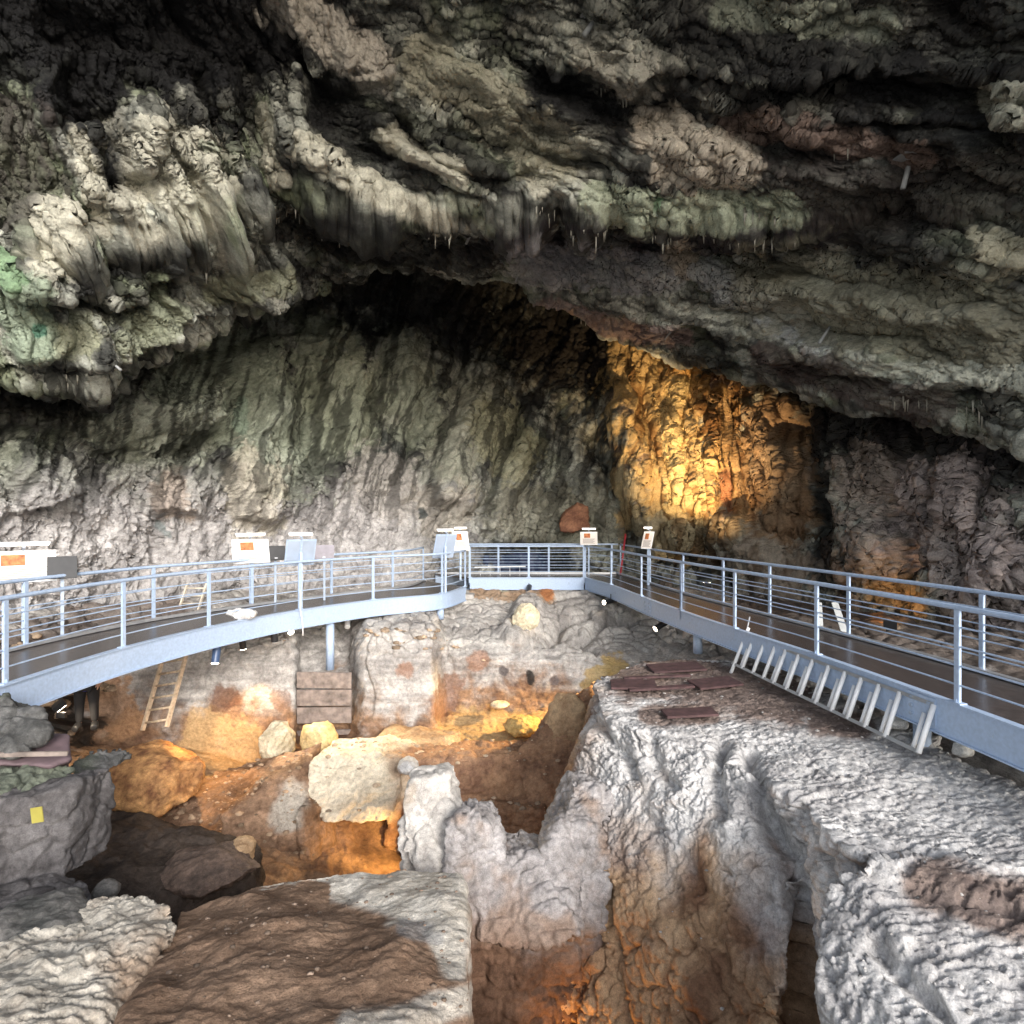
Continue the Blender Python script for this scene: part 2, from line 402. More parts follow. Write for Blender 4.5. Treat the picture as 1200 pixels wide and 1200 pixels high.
yF = [500, 450, 432, 390, 325, 292, 310, 388, 432, 470, 502, 580]; zF = [8.4, 10.3, 11.6, 13.2, 15.5, 17.5, 18.4, 19, 16, 12.8, 10.9, 8.3]
rF = row(yF, zF)
rG = row([y - 5 for y in yF], [z + .7 for z in zF])
rH = row([y - 55 for y in yF], [z + 4 for z in zF])
rI = row([y - 150 for y in yF], [z + 10 for z in zF])
G = sheet([r0, rA, rB, rC, rD, rE, rF, rG, rH, rI], [40, 180, 230, 70, 140, 160, 30, 26, 16], [60, 140, 110, 120, 130, 140, 140, 140, 140, 140, 70], 5.0, 27)
Nn = grid_normals(G)
if (Nn[200, 400] @ (np.array([0, 0, EYE]) - G[200, 400])) < 0: Nn = -Nn
ROOF_F = [
    ('ledge', [(-60, 300), (30, 330), (100, 345), (180, 300), (260, 335), (330, 300), (385, 296)], 48, 0.41),
    ('ledge', [(-80, 440), (0, 418), (95, 408), (150, 398), (190, 360), (250, 338), (330, 306), (420, 280)], 55, 0.34),
    ('ledge', [(300, 120), (335, 190), (350, 200), (420, 220), (520, 244), (580, 240), (640, 222), (720, 236), (800, 246), (900, 238), (960, 225)], 60, 0.22),
    ('ledge', [(330, -40), (360, 40), (395, 100), (470, 110), (520, 190), (570, 208), (640, 190)], 48, 0.45),
    ('ledge', [(620, 60), (650, 85), (690, 80), (740, 115), (770, 95)], 40, 0.53),
    ('ledge', [(700, 60), (790, 40), (880, 42), (930, 35), (990, 45), (1050, 48), (1120, 60)], 56, 0.59),
    ('ledge', [(760, 170), (850, 175), (960, 195), (1060, 200), (1200, 180)], 36, 0.26),
    ('ledge', [(980, 120), (1080, 128), (1160, 132), (1260, 120)], 32, 0.38),
    ('ledge', [(560, 330), (650, 330), (760, 345), (840, 352), (930, 398), (1000, 420), (1100, 440), (1240, 450)], 44, 0.34),
    ('ledge', [(1040, 290), (1100, 300), (1150, 290), (1230, 310)], 32, 0.26),
    ('ridge', [(300, 60), (318, 130), (330, 215)], 13, .5), ('ridge', [(352, 70), (350, 160), (372, 205), (480, 248)], 16, .55),
    ('groove', [(285, 60), (295, 150), (305, 225)], 16, .45), ('groove', [(365, 60), (390, 160), (480, 200)], 24, .5),
    ('blob', [(180, 165), (215, 240)], 62, .6), ('ridge', [(85, 150), (110, 200), (130, 270)], 13, .5), ('groove', [(60, 90), (110, 150), (150, 240)], 20, .5),
    ('ridge', [(140, 110), (150, 160), (155, 215)], 10, .45), ('blob', [(65, 270), (55, 310)], 34, .55), ('blob', [(140, 245), (165, 280)], 22, .35),
    ('blob', [(20, 330), (35, 375)], 40, .5), ('blob', [(95, 385), (92, 405)], 32, .4), ('blob', [(150, 400)], 26, .35),
    ('ridge', [(440, 150), (470, 190), (560, 215)], 12, .35), ('ridge', [(505, 70), (560, 110), (630, 155)], 10, .25), ('ridge', [(540, 130), (600, 150), (650, 185)], 10, .2),
    ('blob', [(660, 60), (655, 85)], 14, .4), ('blob', [(720, 80), (745, 60)], 38, .4), ('blob', [(635, 215)], 18, .4), ('blob', [(800, 305)], 26, .4),
    ('blob', [(1170, 295)], 40, .4), ('ridge', [(690, 20), (800, 60), (900, 95), (1010, 85), (1110, 120)], 20, .3),
    ('groove', [(600, 250), (700, 285), (850, 290), (960, 280)], 18, .35), ('groove', [(900, 75), (1000, 85), (1100, 100), (1220, 100)], 26, .5),
    ('ridge', [(380, 0), (450, 70), (520, 100), (620, 130), (720, 150)], 17, .5), ('ridge', [(430, 150), (500, 200), (600, 222), (720, 228)], 14, .4), ('ridge', [(550, 60), (650, 130), (760, 170), (900, 198), (1080, 205)], 16, .45),
    ('ridge', [(760, 95), (900, 120), (1050, 150), (1220, 160)], 14, .4), ('ridge', [(690, 285), (850, 310), (1000, 345), (1220, 380)], 15, .4), ('ridge', [(640, 305), (800, 342), (950, 398), (1100, 420)], 12, .35),
    ('ridge', [(900, 250), (1050, 275), (1220, 310)], 15, .4), ('ridge', [(850, 15), (1000, 60), (1220, 75)], 16, .4), ('groove', [(420, 120), (520, 160), (640, 185), (740, 200)], 9, .35), ('groove', [(850, 300), (1000, 328), (1200, 358)], 6, .25), ('groove', [(800, 325), (950, 375), (1150, 410)], 6, .25),
    ('ridge', [(200, 100), (215, 170), (250, 260)], 13, .5), ('ridge', [(240, 90), (262, 170), (295, 250)], 11, .5), ('groove', [(222, 90), (238, 170), (270, 255)], 8, .4), ('ridge', [(40, 100), (70, 170), (100, 250)], 16, .45), ('groove', [(170, 100), (190, 180), (215, 260)], 8, .4),
    ('groove', [(400, 55), (430, 75), (480, 90)], 18, .3), ('groove', [(640, 95), (720, 125), (800, 130)], 20, .45),
]
D, q, qq = features(G, Nn, ROOF_F)
p = G.reshape(-1, 3)
left = sst(420, 300, q[:, 0] + .25 * (q[:, 1] - 200))           # hanging draperies on the left, bedded slab on the right
sc = (p[:, 1] / F)[:, None]
def along(q, ang, la, lc, s):     # stretched noise coordinates on the surface, metres
    a = R(ang); u = (q[:, 0] * math.cos(a) + q[:, 1] * math.sin(a)); v = (-q[:, 0] * math.sin(a) + q[:, 1] * math.cos(a))
    return np.column_stack([u / la, v / lc, np.full(len(u), s * 3.7)])
wq = q + 22 * np.stack([fbm(np.column_stack([q / 90, q[:, :1] * 0]), 5, 3), fbm(np.column_stack([q / 90, q[:, :1] * 0 + 5]), 6, 3)], 1)
bed = .55 * fbm(along(wq, 17, 170, 42, 1), 11, 5, 1, .6) + .16 * fbm(along(wq, 20, 70, 13, 2), 12, 5, 1, .65)
drap = .6 * fbm(along(wq, 66, 150, 40, 3), 13, 5, 1, .55) + .10 * fbm(along(wq, 72, 50, 12, 4), 14, 4, 1, .6)
gen = .34 * fbm(p * .5, 15, 4, 0) + .20 * fbm(warp(p, .8, .3, 17) * 1.1, 16, 4, 1, .48)
wv = worley(warp(p, .7, .35, 18) * 1.25, 19); gen *= 1 - .5 * left
gen += .04 * (.55 - wv[:, 0])
inb = sst(0, 1, np.arange(G.shape[0])[:, None] / 60).repeat(G.shape[1], 1).ravel()
calm = 1 - .3 * sst(820, 1000, q[:, 0]) * sst(230, 300, q[:, 1])
disp = D.ravel() + calm * (bed * (1 - left) + drap * left + gen) + .05 * fbm(p * 5, 21, 4, 2, .6)
Nf = Nn.reshape(-1, 3)
V1 = p + Nf * disp[:, None]; p = V1; q = PX(V1)
wq = q + 16 * np.stack([fbm(np.column_stack([q / 70, q[:, :1] * 0]), 5, 3), fbm(np.column_stack([q / 70, q[:, :1] * 0 + 5]), 6, 3)], 1)
rough = .10 + .34 * sst(0, .5, fbm(p * .45, 507, 3))
fine_r = .13 * fbm(along(wq, 17, 60, 14, 11), 508, 4, 1, .6) + .08 * fbm(along(wq, 21, 26, 6, 12), 509, 4, 1, .65)
fine_l = .14 * fbm(along(wq, 66, 56, 15, 13), 510, 4, 1, .6) + .08 * fbm(along(wq, 60, 24, 6, 14), 511, 4, 1, .65)
fine_m = .35 + .7 * sst(-.2, .4, fbm(p * .5 + 40, 512, 3))
Vr = second_pass(V1, G.shape, 1., 1., .12, rough, (fine_r * (1 - left) + fine_l * left) * fine_m)
# colours: stains, algae, calcite; black also paints shade in grooves and upper left
t = np.clip(.5 + .8 * fbm(warp(p, .9, .4, 30) * .8, 31, 5, 0, .62), 0, 1)
c = mix((.035, .036, .034), (.44, .45, .39), sst(.22, .85, t))
c = mix(c, (.46, .45, .38), sst(.1, .5, fbm(p * .9 + 9, 33, 4)) * .55)
c = c * (1 + .4 * fbm(Vr * 5, 36, 5, 0, .7))[:, None]
c = mix(c, (.24, .28, .17), sst(.05, .45, fbm(p * .7 + 3, 34, 4)) * (.35 + .35 * left))
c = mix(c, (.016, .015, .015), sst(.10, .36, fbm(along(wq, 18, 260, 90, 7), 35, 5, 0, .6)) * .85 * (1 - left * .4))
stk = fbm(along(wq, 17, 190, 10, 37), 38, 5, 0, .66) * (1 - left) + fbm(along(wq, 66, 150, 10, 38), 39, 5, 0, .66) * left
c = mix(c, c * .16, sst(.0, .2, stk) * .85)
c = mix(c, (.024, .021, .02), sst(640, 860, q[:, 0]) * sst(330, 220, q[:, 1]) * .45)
BL = (.012, .012, .013); PALE = (.52, .50, .41); GRN = (.27, .32, .24); TEAL = (.16, .42, .29); BRN = (.20, .145, .12); GRY = (.33, .33, .30)
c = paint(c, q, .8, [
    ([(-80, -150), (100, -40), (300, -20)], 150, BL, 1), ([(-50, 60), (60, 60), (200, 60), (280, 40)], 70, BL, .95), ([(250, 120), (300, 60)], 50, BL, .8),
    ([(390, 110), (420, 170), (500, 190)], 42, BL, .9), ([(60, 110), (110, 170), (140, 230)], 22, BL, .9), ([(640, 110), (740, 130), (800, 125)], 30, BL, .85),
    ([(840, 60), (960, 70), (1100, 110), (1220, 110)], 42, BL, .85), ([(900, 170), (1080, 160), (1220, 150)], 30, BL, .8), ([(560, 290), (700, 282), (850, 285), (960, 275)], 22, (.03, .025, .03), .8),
    ([(330, 265), (450, 285), (560, 300)], 24, BL, .8), ([(900, 220), (1060, 230), (1180, 220)], 45, (.05, .042, .038), .7), ([(0, 150), (40, 220)], 60, (.06, .05, .045), .7),
    ([(190, 180), (230, 230)], 52, PALE, .75), ([(70, 260), (60, 310)], 30, PALE, .9), ([(90, 160), (125, 260)], 12, PALE, .8), ([(150, 230), (175, 280)], 18, PALE, .7),
    ([(310, 130), (325, 210)], 12, PALE, .8), ([(355, 170), (420, 215), (520, 258)], 17, PALE, .85), ([(340, 0), (390, 40), (440, 80)], 32, (.48, .44, .38), .85),
    ([(500, 75), (590, 140), (650, 180)], 40, (.40, .38, .29), .7), ([(450, 160), (540, 205)], 14, PALE, .8), ([(700, 60), (750, 95)], 32, (.42, .40, .34), .7),
    ([(780, 150), (800, 195), (850, 200)], 40, (.50, .44, .36), .8), ([(700, 235), (800, 250), (920, 245)], 26, (.40, .44, .33), .8), ([(635, 215)], 16, PALE, .8),
    ([(860, 145), (960, 160), (1080, 185)], 18, BRN, .8), ([(620, 310), (780, 320)], 28, (.36, .35, .36), .6), ([(800, 300)], 26, (.45, .38, .29), .8),
    ([(830, 320), (900, 370), (960, 400)], 22, (.40, .41, .41), .7), ([(900, 330), (1050, 370), (1200, 400)], 60, (.24, .23, .17), .7), ([(1000, 428), (1100, 440), (1220, 440)], 14, (.44, .45, .38), .85),
    ([(1160, 290), (1210, 300)], 26, (.50, .47, .35), .9), ([(1160, 115), (1210, 120)], 22, (.44, .44, .36), .8), ([(860, 10), (950, 20), (1030, 30)], 26, (.30, .32, .25), .7),
    ([(640, 360), (720, 385), (800, 395)], 14, (.28, .2, .18), .8), ([(900, 420), (1100, 480)], 20, (.07, .05, .045), .7),
    ([(-20, 330), (25, 350), (35, 390)], 36, GRN, .95), ([(0, 312), (20, 330)], 18, (.17, .3, .15), .6), ([(46, 388)], 9, (.07, .2, .14), .8), ([(95, 395)], 30, (.33, .34, .24), .8), ([(150, 400), (200, 370)], 22, (.30, .32, .23), .7),
    ([(770, 235)], 9, (.25, .42, .25), .7), ([(250, 340), (330, 330)], 20, (.28, .29, .2), .6)], V1)
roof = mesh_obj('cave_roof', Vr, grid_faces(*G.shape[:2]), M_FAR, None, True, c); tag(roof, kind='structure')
ROOF_G = Vr.reshape(G.shape)

# ---- back and side walls
XW = [-500, -200, 0, 150, 300, 450, 600, 700, 800, 880, 960, 1080, 1200, 1400, 1800]
ZW = [7.2, 9.8, 12.4, 15, 18, 21, 23.6, 24.2, 23.6, 22.2, 19, 14.6, 11.8, 9.4, 7.4]
rows_y = [830, 700, 620, 560, 500, 440, 370, 280, 150]
net = []
for k, y in enumerate(rows_y):
    off = [.6, 0, .2, .3, 1.1, 1.9, 2.0, 1.5, .5][k]
    rr = []
    for x, z in zip(XW, ZW):
        s_ = (.35 if x < 300 else 1) if x < 700 else .4
        rr.append(P(x, y, z + off * s_ * (z / 14)))
    net.append(rr)
G = sheet(net, [60, 100, 90, 90, 90, 90, 80, 40], [40, 120, 120, 120, 120, 120, 85, 85, 85, 85, 100, 100, 100, 40], 20, 20)
Nn = grid_normals(G)
if (Nn[200, 400] @ (np.array([0, 0, EYE]) - G[200, 400])) < 0: Nn = -Nn
WALL_F = [
    ('ledge', [(-100, 500), (0, 505), (90, 520), (180, 528), (240, 500), (280, 512)], 50, .6),
    ('ridge', [(290, 400), (305, 450), (330, 520)], 40, 1.1), ('ridge', [(295, 520), (300, 560), (302, 620)], 34, 1.0), ('ridge', [(200, 530), (208, 570), (205, 610)], 30, .7), ('ridge', [(10, 510), (25, 560), (35, 600)], 36, .7), ('groove', [(240, 400), (255, 460), (268, 520)], 13, .9), ('groove', [(345, 440), (362, 500), (385, 560)], 14, 1.0), ('ridge', [(100, 470), (180, 500), (250, 470)], 18, .7), ('groove', [(60, 500), (150, 530), (230, 520), (280, 515)], 10, .7), ('groove', [(255, 540), (262, 590), (258, 620)], 8, .6), ('groove', [(335, 545), (340, 590)], 8, .6), ('ridge', [(450, 380), (465, 440), (470, 500)], 24, .7), ('groove', [(430, 400), (435, 470), (425, 520)], 10, .7), ('ridge', [(350, 330), (365, 380), (362, 430)], 24, .6), ('groove', [(500, 470), (480, 540), (440, 590)], 10, .7),
    ('ridge', [(430, 400), (395, 470), (420, 520)], 40, .7), ('blob', [(385, 420), (410, 470)], 40, .7), ('blob', [(470, 410), (500, 460)], 42, .5),
    ('ridge', [(560, 420), (530, 520), (500, 600)], 16, .8), ('ridge', [(600, 440), (560, 530), (520, 610)], 22, .8), ('ridge', [(640, 480), (590, 570), (560, 630)], 20, .8),
    ('groove', [(545, 430), (510, 540), (470, 600)], 14, .8), ('groove', [(620, 470), (570, 560), (540, 620)], 12, .7), ('groove', [(690, 500), (720, 570), (745, 640)], 13, 1.6),
    ('blob', [(790, 440), (800, 560)], 95, 1.2), ('blob', [(890, 500), (900, 590)], 75, 1.0), ('blob', [(800, 410)], 40, .8),
    ('groove', [(760, 470), (765, 560)], 8, .45), ('groove', [(845, 440), (850, 520), (848, 600)], 7, .3), ('ridge', [(800, 420), (795, 520), (800, 600)], 12, .5),
    ('ridge', [(730, 480), (735, 600)], 14, .4), ('ridge', [(820, 500), (825, 610)], 10, .45), ('ridge', [(870, 450), (878, 560)], 12, .4),
    ('groove', [(955, 480), (968, 560), (972, 690)], 16, 1.0), ('groove', [(835, 640), (870, 680), (880, 700)], 14, .9), ('ridge', [(990, 440), (1020, 560), (1035, 690)], 40, .5), ('blob', [(900, 640), (910, 690)], 40, .9),
    ('groove', [(1075, 480), (1060, 600), (1090, 690)], 14, 1.2), ('ridge', [(1130, 540), (1160, 620), (1200, 700)], 26, .5), ('groove', [(1100, 560), (1140, 640), (1180, 690)], 12, 1.0),
    ('groove', [(775, 610), (790, 640), (775, 670)], 13, .8), ('blob', [(640, 590)], 46, .5), ('blob', [(560, 640), (560, 660)], 30, .5), ('groove', [(590, 645), (640, 655)], 16, 1.2),
    ('blob', [(380, 590)], 40, .4), ('groove', [(180, 600), (190, 660), (205, 690)], 10, .4), ('groove', [(440, 560), (400, 600), (420, 640)], 10, .4),
]
D, q, qq = features(G, Nn, WALL_F)
p = G.reshape(-1, 3)
wq = q + 16 * np.stack([fbm(np.column_stack([q / 70, q[:, :1] * 0]), 105, 3), fbm(np.column_stack([q / 70, q[:, :1] * 0 + 5]), 106, 3)], 1)
mid = sst(430, 520, q[:, 0]) * sst(740, 690, q[:, 0])
rgt = sst(690, 740, q[:, 0]); flow = rgt * sst(1000, 900, q[:, 0]); lowl = sst(560, 640, q[:, 1]) * (1 - rgt)
d_l = .55 * fbm(warp(p, .6, .5, 41) * np.array([.75, .75, .55]), 42, 5, 2, .58) + .22 * fbm(p * np.array([1.6, 1.6, 1.0]), 43, 4, 1, .6)
d_m = .42 * fbm(along(wq, 122, 140, 34, 9), 44, 5, 1, .56) + .2 * fbm(p * .9, 45, 4, 2)
d_r = .45 * fbm(along(wq, 86, 130, 30, 8), 46, 5, 1, .56) + .22 * fbm(p * np.array([1.2, 1.2, .5]), 47, 4, 0, .55) * (1 - .5 * flow)
wv = worley(warp(p, .9, .3, 48) * np.array([1.5, 1.5, 1.0]), 49)
disp = D.ravel() + d_l * (1 - mid) * (1 - rgt) * (1 - .45 * lowl) + d_m * mid + d_r * rgt + .18 * (.55 - wv[:, 0]) * (1 - .8 * flow) + .05 * (1 - .7 * flow) * fbm(p * 4.5, 50, 4, 2, .6)
Nf = Nn.reshape(-1, 3); V1 = p + Nf * disp[:, None]; p = V1; q = PX(V1)
wq = q + 12 * np.stack([fbm(np.column_stack([q / 60, q[:, :1] * 0]), 105, 3), fbm(np.column_stack([q / 60, q[:, :1] * 0 + 5]), 106, 3)], 1)
rough = (.15 + .6 * sst(-.05, .45, fbm(p * .4, 517, 3))) * (1 - .92 * flow)
ex = .20 * fbm(along(wq, 122, 50, 14, 15), 518, 4, 1, .6) * mid + (.24 * fbm(along(wq, 88, 110, 13, 16), 519, 4, 1, .5) + .09 * fbm(along(wq, 90, 34, 5, 17), 520, 4, 1, .65)) * rgt + .16 * fbm(along(wq, 100, 40, 20, 18), 521, 4, 2, .6) * (1 - mid) * (1 - rgt)
Vw = second_pass(V1, G.shape, 1.15, .8, .12, rough, ex)
t = np.clip(.5 + .85 * fbm(warp(p, .9, .4, 60) * .9, 61, 5, 0, .62), 0, 1)
c = mix((.05, .052, .048), (.42, .43, .37), sst(.25, .8, t)) * (1 + .4 * fbm(Vw * 4, 62, 5, 0, .7))[:, None]
c = mix(c, (.22, .25, .17), sst(.0, .4, fbm(p * .6 + 3, 64, 4)) * .4 * (1 - rgt))
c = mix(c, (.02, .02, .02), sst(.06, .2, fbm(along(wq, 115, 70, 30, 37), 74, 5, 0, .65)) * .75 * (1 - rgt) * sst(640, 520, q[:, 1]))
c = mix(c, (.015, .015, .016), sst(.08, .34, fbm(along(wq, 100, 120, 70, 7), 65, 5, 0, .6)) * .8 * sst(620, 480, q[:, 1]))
c = mix(c, (.30, .21, .16), sst(.0, .4, fbm(p * .5 + 13, 66, 4)) * .6 * rgt)
ORA = (.60, .42, .19); ORD = (.30, .16, .06)
low = sst(520, 610, q[:, 1] + 26 * fbm(p * .6, 67, 4)) * (1 - rgt)
c = mix(c, mix((.30, .285, .28), (.56, .535, .525), np.clip(.5 + fbm(p * 1.1, 68, 5, 0, .6), 0, 1)), low * sst(660, 420, q[:, 0]))
c = paint(c, q, .9, [  # near-black strokes put shade into the colour of grooves and recesses
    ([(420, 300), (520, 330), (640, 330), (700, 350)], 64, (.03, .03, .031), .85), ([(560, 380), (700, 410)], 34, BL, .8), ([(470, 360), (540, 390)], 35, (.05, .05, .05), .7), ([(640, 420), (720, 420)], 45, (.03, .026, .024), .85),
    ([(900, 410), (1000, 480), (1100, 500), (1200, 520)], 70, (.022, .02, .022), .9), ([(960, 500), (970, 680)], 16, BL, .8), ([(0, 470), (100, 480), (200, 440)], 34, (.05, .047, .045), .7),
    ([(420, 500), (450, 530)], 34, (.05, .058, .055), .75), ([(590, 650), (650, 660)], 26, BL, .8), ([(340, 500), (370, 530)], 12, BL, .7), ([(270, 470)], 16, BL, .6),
    ([(240, 430), (300, 470), (340, 520)], 70, (.40, .44, .34), .6), ([(130, 500), (220, 510)], 40, (.38, .40, .32), .6), ([(560, 470), (530, 540)], 40, (.40, .40, .32), .6), ([(283, 470), (282, 500)], 8, (.30, .40, .31), .6), ([(380, 420), (410, 490)], 50, (.42, .45, .34), .7), ([(470, 420), (490, 490)], 36, (.40, .43, .34), .6),
    ([(290, 560), (300, 600)], 36, (.46, .42, .34), .7), ([(440, 560), (470, 580)], 40, (.44, .41, .38), .7), ([(200, 580)], 30, (.44, .36, .3), .7), ([(520, 600)], 40, (.42, .38, .32), .6),
    ([(580, 500), (600, 540)], 34, (.32, .31, .2), .7), ([(600, 600), (690, 610)], 40, (.26, .25, .19), .6),
    ([(1020, 560), (1040, 640)], 44, (.44, .37, .32), .8), ([(1100, 600), (1200, 690)], 75, (.52, .43, .40), .8), ([(880, 620), (920, 680)], 46, (.3, .25, .2), .8), ([(1040, 690), (1080, 705)], 22, (.5, .34, .16), .8),
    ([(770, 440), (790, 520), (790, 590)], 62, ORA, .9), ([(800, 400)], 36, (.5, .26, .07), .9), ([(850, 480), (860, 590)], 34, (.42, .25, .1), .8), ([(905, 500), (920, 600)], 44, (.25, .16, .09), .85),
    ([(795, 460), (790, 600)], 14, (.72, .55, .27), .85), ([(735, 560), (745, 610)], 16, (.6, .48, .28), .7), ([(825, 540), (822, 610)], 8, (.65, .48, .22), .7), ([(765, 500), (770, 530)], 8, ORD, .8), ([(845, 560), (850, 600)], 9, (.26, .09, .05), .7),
    ([(850, 625), (760, 620)], 20, (.25, .25, .2), .6), ([(185, 616), (195, 625)], 6, (.09, .16, .16), .5), ([(495, 602)], 7, (.04, .05, .05), .9)], V1)
# fine dark runs down the golden flowstone
c = mix(c, c * .2, sst(.0, .16, fbm(along(wq, 105, 130, 12, 39), 75, 5, 0, .66)) * .85 * (1 - rgt) * sst(690, 540, q[:, 1]))
c = mix(c, c * .3, sst(.02, .2, fbm(along(wq, 84, 120, 9, 40), 76, 5, 0, .66)) * .75 * rgt * (1 - flow))
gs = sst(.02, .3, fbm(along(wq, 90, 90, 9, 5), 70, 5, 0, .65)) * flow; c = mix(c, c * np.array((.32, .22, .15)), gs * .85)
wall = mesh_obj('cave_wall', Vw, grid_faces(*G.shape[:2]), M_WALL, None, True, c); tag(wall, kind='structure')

# ---- excavated ground: ledge behind the walkways, cut faces, pit floor
XG = [-300, 0, 60, 120, 200, 300, 346, 352, 410, 424, 511, 518, 600, 680, 760, 860, 1000, 1200, 1500]
KG = [
 [(760, 7.4), (790, 7.2), (830, 7.1), (900, 7.0), (960, 6.8), (1050, 6), (1300, 4.5)],
 [(720, 12.3), (745, 10.7), (800, 10.5), (905, 10.4), (930, 9.6), (1010, 9), (1200, 6.5)],
 [(712, 13), (742, 11.9), (785, 11.7), (868, 11.9), (905, 10.6), (985, 9.5), (1150, 7)],
 [(706, 14.4), (735, 13.2), (775, 13.1), (868, 12.9), (905, 11), (985, 9.6), (1130, 7.2)],
 [(700, 15.8), (730, 14.2), (768, 13.7), (875, 13.1), (912, 11.4), (985, 9.7), (1110, 7.4)],
 [(693, 17.8), (720, 15), (755, 14.1), (892, 13.1), (928, 11.4), (995, 9.8), (1110, 7.6)],
 [(691, 18.8), (716, 15.6), (745, 14.2), (872, 13.3), (905, 12), (985, 10.4), (1110, 8)],
 [(691, 18.9), (716, 15.8), (782, 14.9), (868, 13.7), (900, 12), (985, 10.5), (1110, 8)],
 [(689, 20.1), (714, 16.6), (782, 14.9), (864, 13.7), (890, 12.1), (985, 10.8), (1110, 8.2)],
 [(688, 20.3), (712, 16.7), (733, 13.9), (862, 13.2), (886, 12.2), (985, 11), (1110, 8.2)],
 [(684, 22.2), (700, 18), (733, 13.9), (856, 13.2), (880, 12.5), (1000, 11.3), (1110, 8.6)],
 [(684, 22.3), (700, 18), (748, 15.2), (836, 14.6), (880, 12.5), (1000, 11.3), (1110, 8.6)],
 [(681, 23.5), (694, 19.8), (752, 15.3), (836, 14.5), (880, 12.5), (1000, 11.2), (1110, 8.8)],
 [(680, 24), (694, 19.6), (768, 15.3), (815, 14.6), (868, 13.1), (960, 12), (1110, 9)],
 [(684, 22.8), (708, 18.4), (765, 15.6), (800, 14), (850, 12.6), (960, 11.6), (1110, 9.2)],
 [(692, 21.5), (722, 16), (770, 12.9), (810, 11.9), (850, 11.4), (960, 10.8), (1110, 9)],
 [(716, 16.2), (745, 12.6), (805, 10.2), (850, 9.9), (900, 9.6), (980, 9), (1110, 8)],
 [(748, 11.0), (790, 9.0), (880, 7.3), (950, 7.0), (1000, 6.8), (1080, 6.4), (1200, 5.8)],
 [(850, 7.3), (950, 6), (1150, 4.6), (1250, 4.4), (1300, 4.3), (1400, 4.2), (1500, 4)]]
net = [[P(x, *KG[i][k]) for i, x in enumerate(XG)] for k in range(7)]
G = sheet(net, [60, 80, 130, 80, 110, 50], [30, 34, 40, 50, 60, 30, 8, 38, 10, 56, 8, 56, 56, 56, 56, 60, 60, 40], 3.0, 2.5)
Nn = grid_normals(G)
if (Nn[150, 300] @ (np.array([0, 0, EYE]) - G[150, 300])) < 0: Nn = -Nn
GR_F = [('blob', [(470, 790)], 14, .12), ('groove', [(640, 730), (680, 745), (760, 720)], 6, .3), ('groove', [(700, 760), (660, 745), (600, 742)], 4, .25), ('groove', [(690, 715), (660, 730), (640, 760)], 5, .25),
        ('blob', [(620, 718), (612, 745)], 24, .3), ('blob', [(595, 790)], 3, -.3), ('blob', [(530, 700)], 16, .3),
        ('groove', [(100, 800), (100, 850)], 24, .6), ('groove', [(60, 820), (60, 860)], 20, .5), ('ridge', [(520, 772), (600, 775), (670, 780)], 9, .2), ('groove', [(430, 740), (426, 850)], 3, .12)]
D, q, qq = features(G, Nn, GR_F)
p = G.reshape(-1, 3); q2 = warp(p, .9, .3, 120)
steep = sst(.75, .35, np.abs(Nn.reshape(-1, 3)[:, 2]))
wv = worley(q2 * np.array([2.0, 2.0, 3.]), 121); crack = 1 - sst(0, .10, wv[:, 1] - wv[:, 0])
high = sst(785, 745, q[:, 1])
disp = D.ravel() + .10 * fbm(q2 * .9, 122, 3) + .06 * fbm(q2 * 3, 123, 5, 2, .6) + .02 * fbm(p * 9, 124, 4, 2, .6) - .10 * crack * high + high * .12 * (.5 - wv[:, 0])
Vg = p + Nn.reshape(-1, 3) * disp[:, None]
n1 = fbm(warp(p, 1.2, .3, 130) * 1.1, 131, 5, 0, .62)
grey = mix((.27, .25, .235), (.53, .50, .465), np.clip(.5 + n1, 0, 1))
earth = mix((.15, .085, .055), (.42, .26, .15), np.clip(.5 + 1.1 * fbm(p * 1.3, 133, 5, 0, .6), 0, 1))
lv = p[:, 2] + .9 * n1 + .35 * fbm(p * .5, 132, 3)          # pale crust above, earthy layers in the cut below
c = mix(earth, grey, sst(-2.75, -1.9, lv))
c = c * (1 + .45 * fbm(np.column_stack([p[:, 0] * .6, p[:, 1] * .6, p[:, 2] * 7]), 134, 4, 0, .65) + .3 * fbm(p * 7, 135, 4, 0, .7))[:, None]
c = paint(c, q, 1.3, [
    ([(250, 870), (300, 890)], 40, (.52, .34, .16), .7), ([(545, 862), (620, 868)], 32, (.46, .32, .16), .9), ([(720, 785), (700, 800)], 20, (.40, .28, .1), .8), ([(130, 800), (140, 840)], 26, (.42, .24, .13), .8),
    ([(100, 730), (200, 720), (20, 760)], 30, (.13, .09, .07), .7), ([(265, 820)], 16, (.16, .08, .05), .8), ([(330, 820)], 14, (.22, .13, .09), .7), ([(90, 810), (90, 850)], 30, (.02, .018, .016), .9), ([(475, 785)], 10, (.3, .16, .1), .7),  # near-black stroke at the left paints the cavity's shade
    ([(530, 800), (520, 830)], 14, (.2, .1, .06), .7), ([(560, 775)], 12, (.33, .17, .1), .6), ([(620, 790), (622, 797)], 5, (.02, .02, .02), .9), ([(590, 787)], 6, (.1, .09, .09), .9), ([(650, 798)], 6, (.14, .12, .12), .9),
    ([(560, 690), (640, 695)], 12, (.35, .2, .09), .7), ([(640, 693)], 10, (.40, .14, .04), .8), ([(590, 687)], 9, (.42, .44, .34), .8), ([(900, 700), (1000, 725), (1100, 745), (1250, 790)], 40, (.11, .085, .07), .9), ([(1030, 715)], 14, (.4, .2, .08), .8)], p)
ground = mesh_obj('excavation_ground', Vg, grid_faces(*G.shape[:2]), M_NEAR, None, True, c); tag(ground, kind='structure')
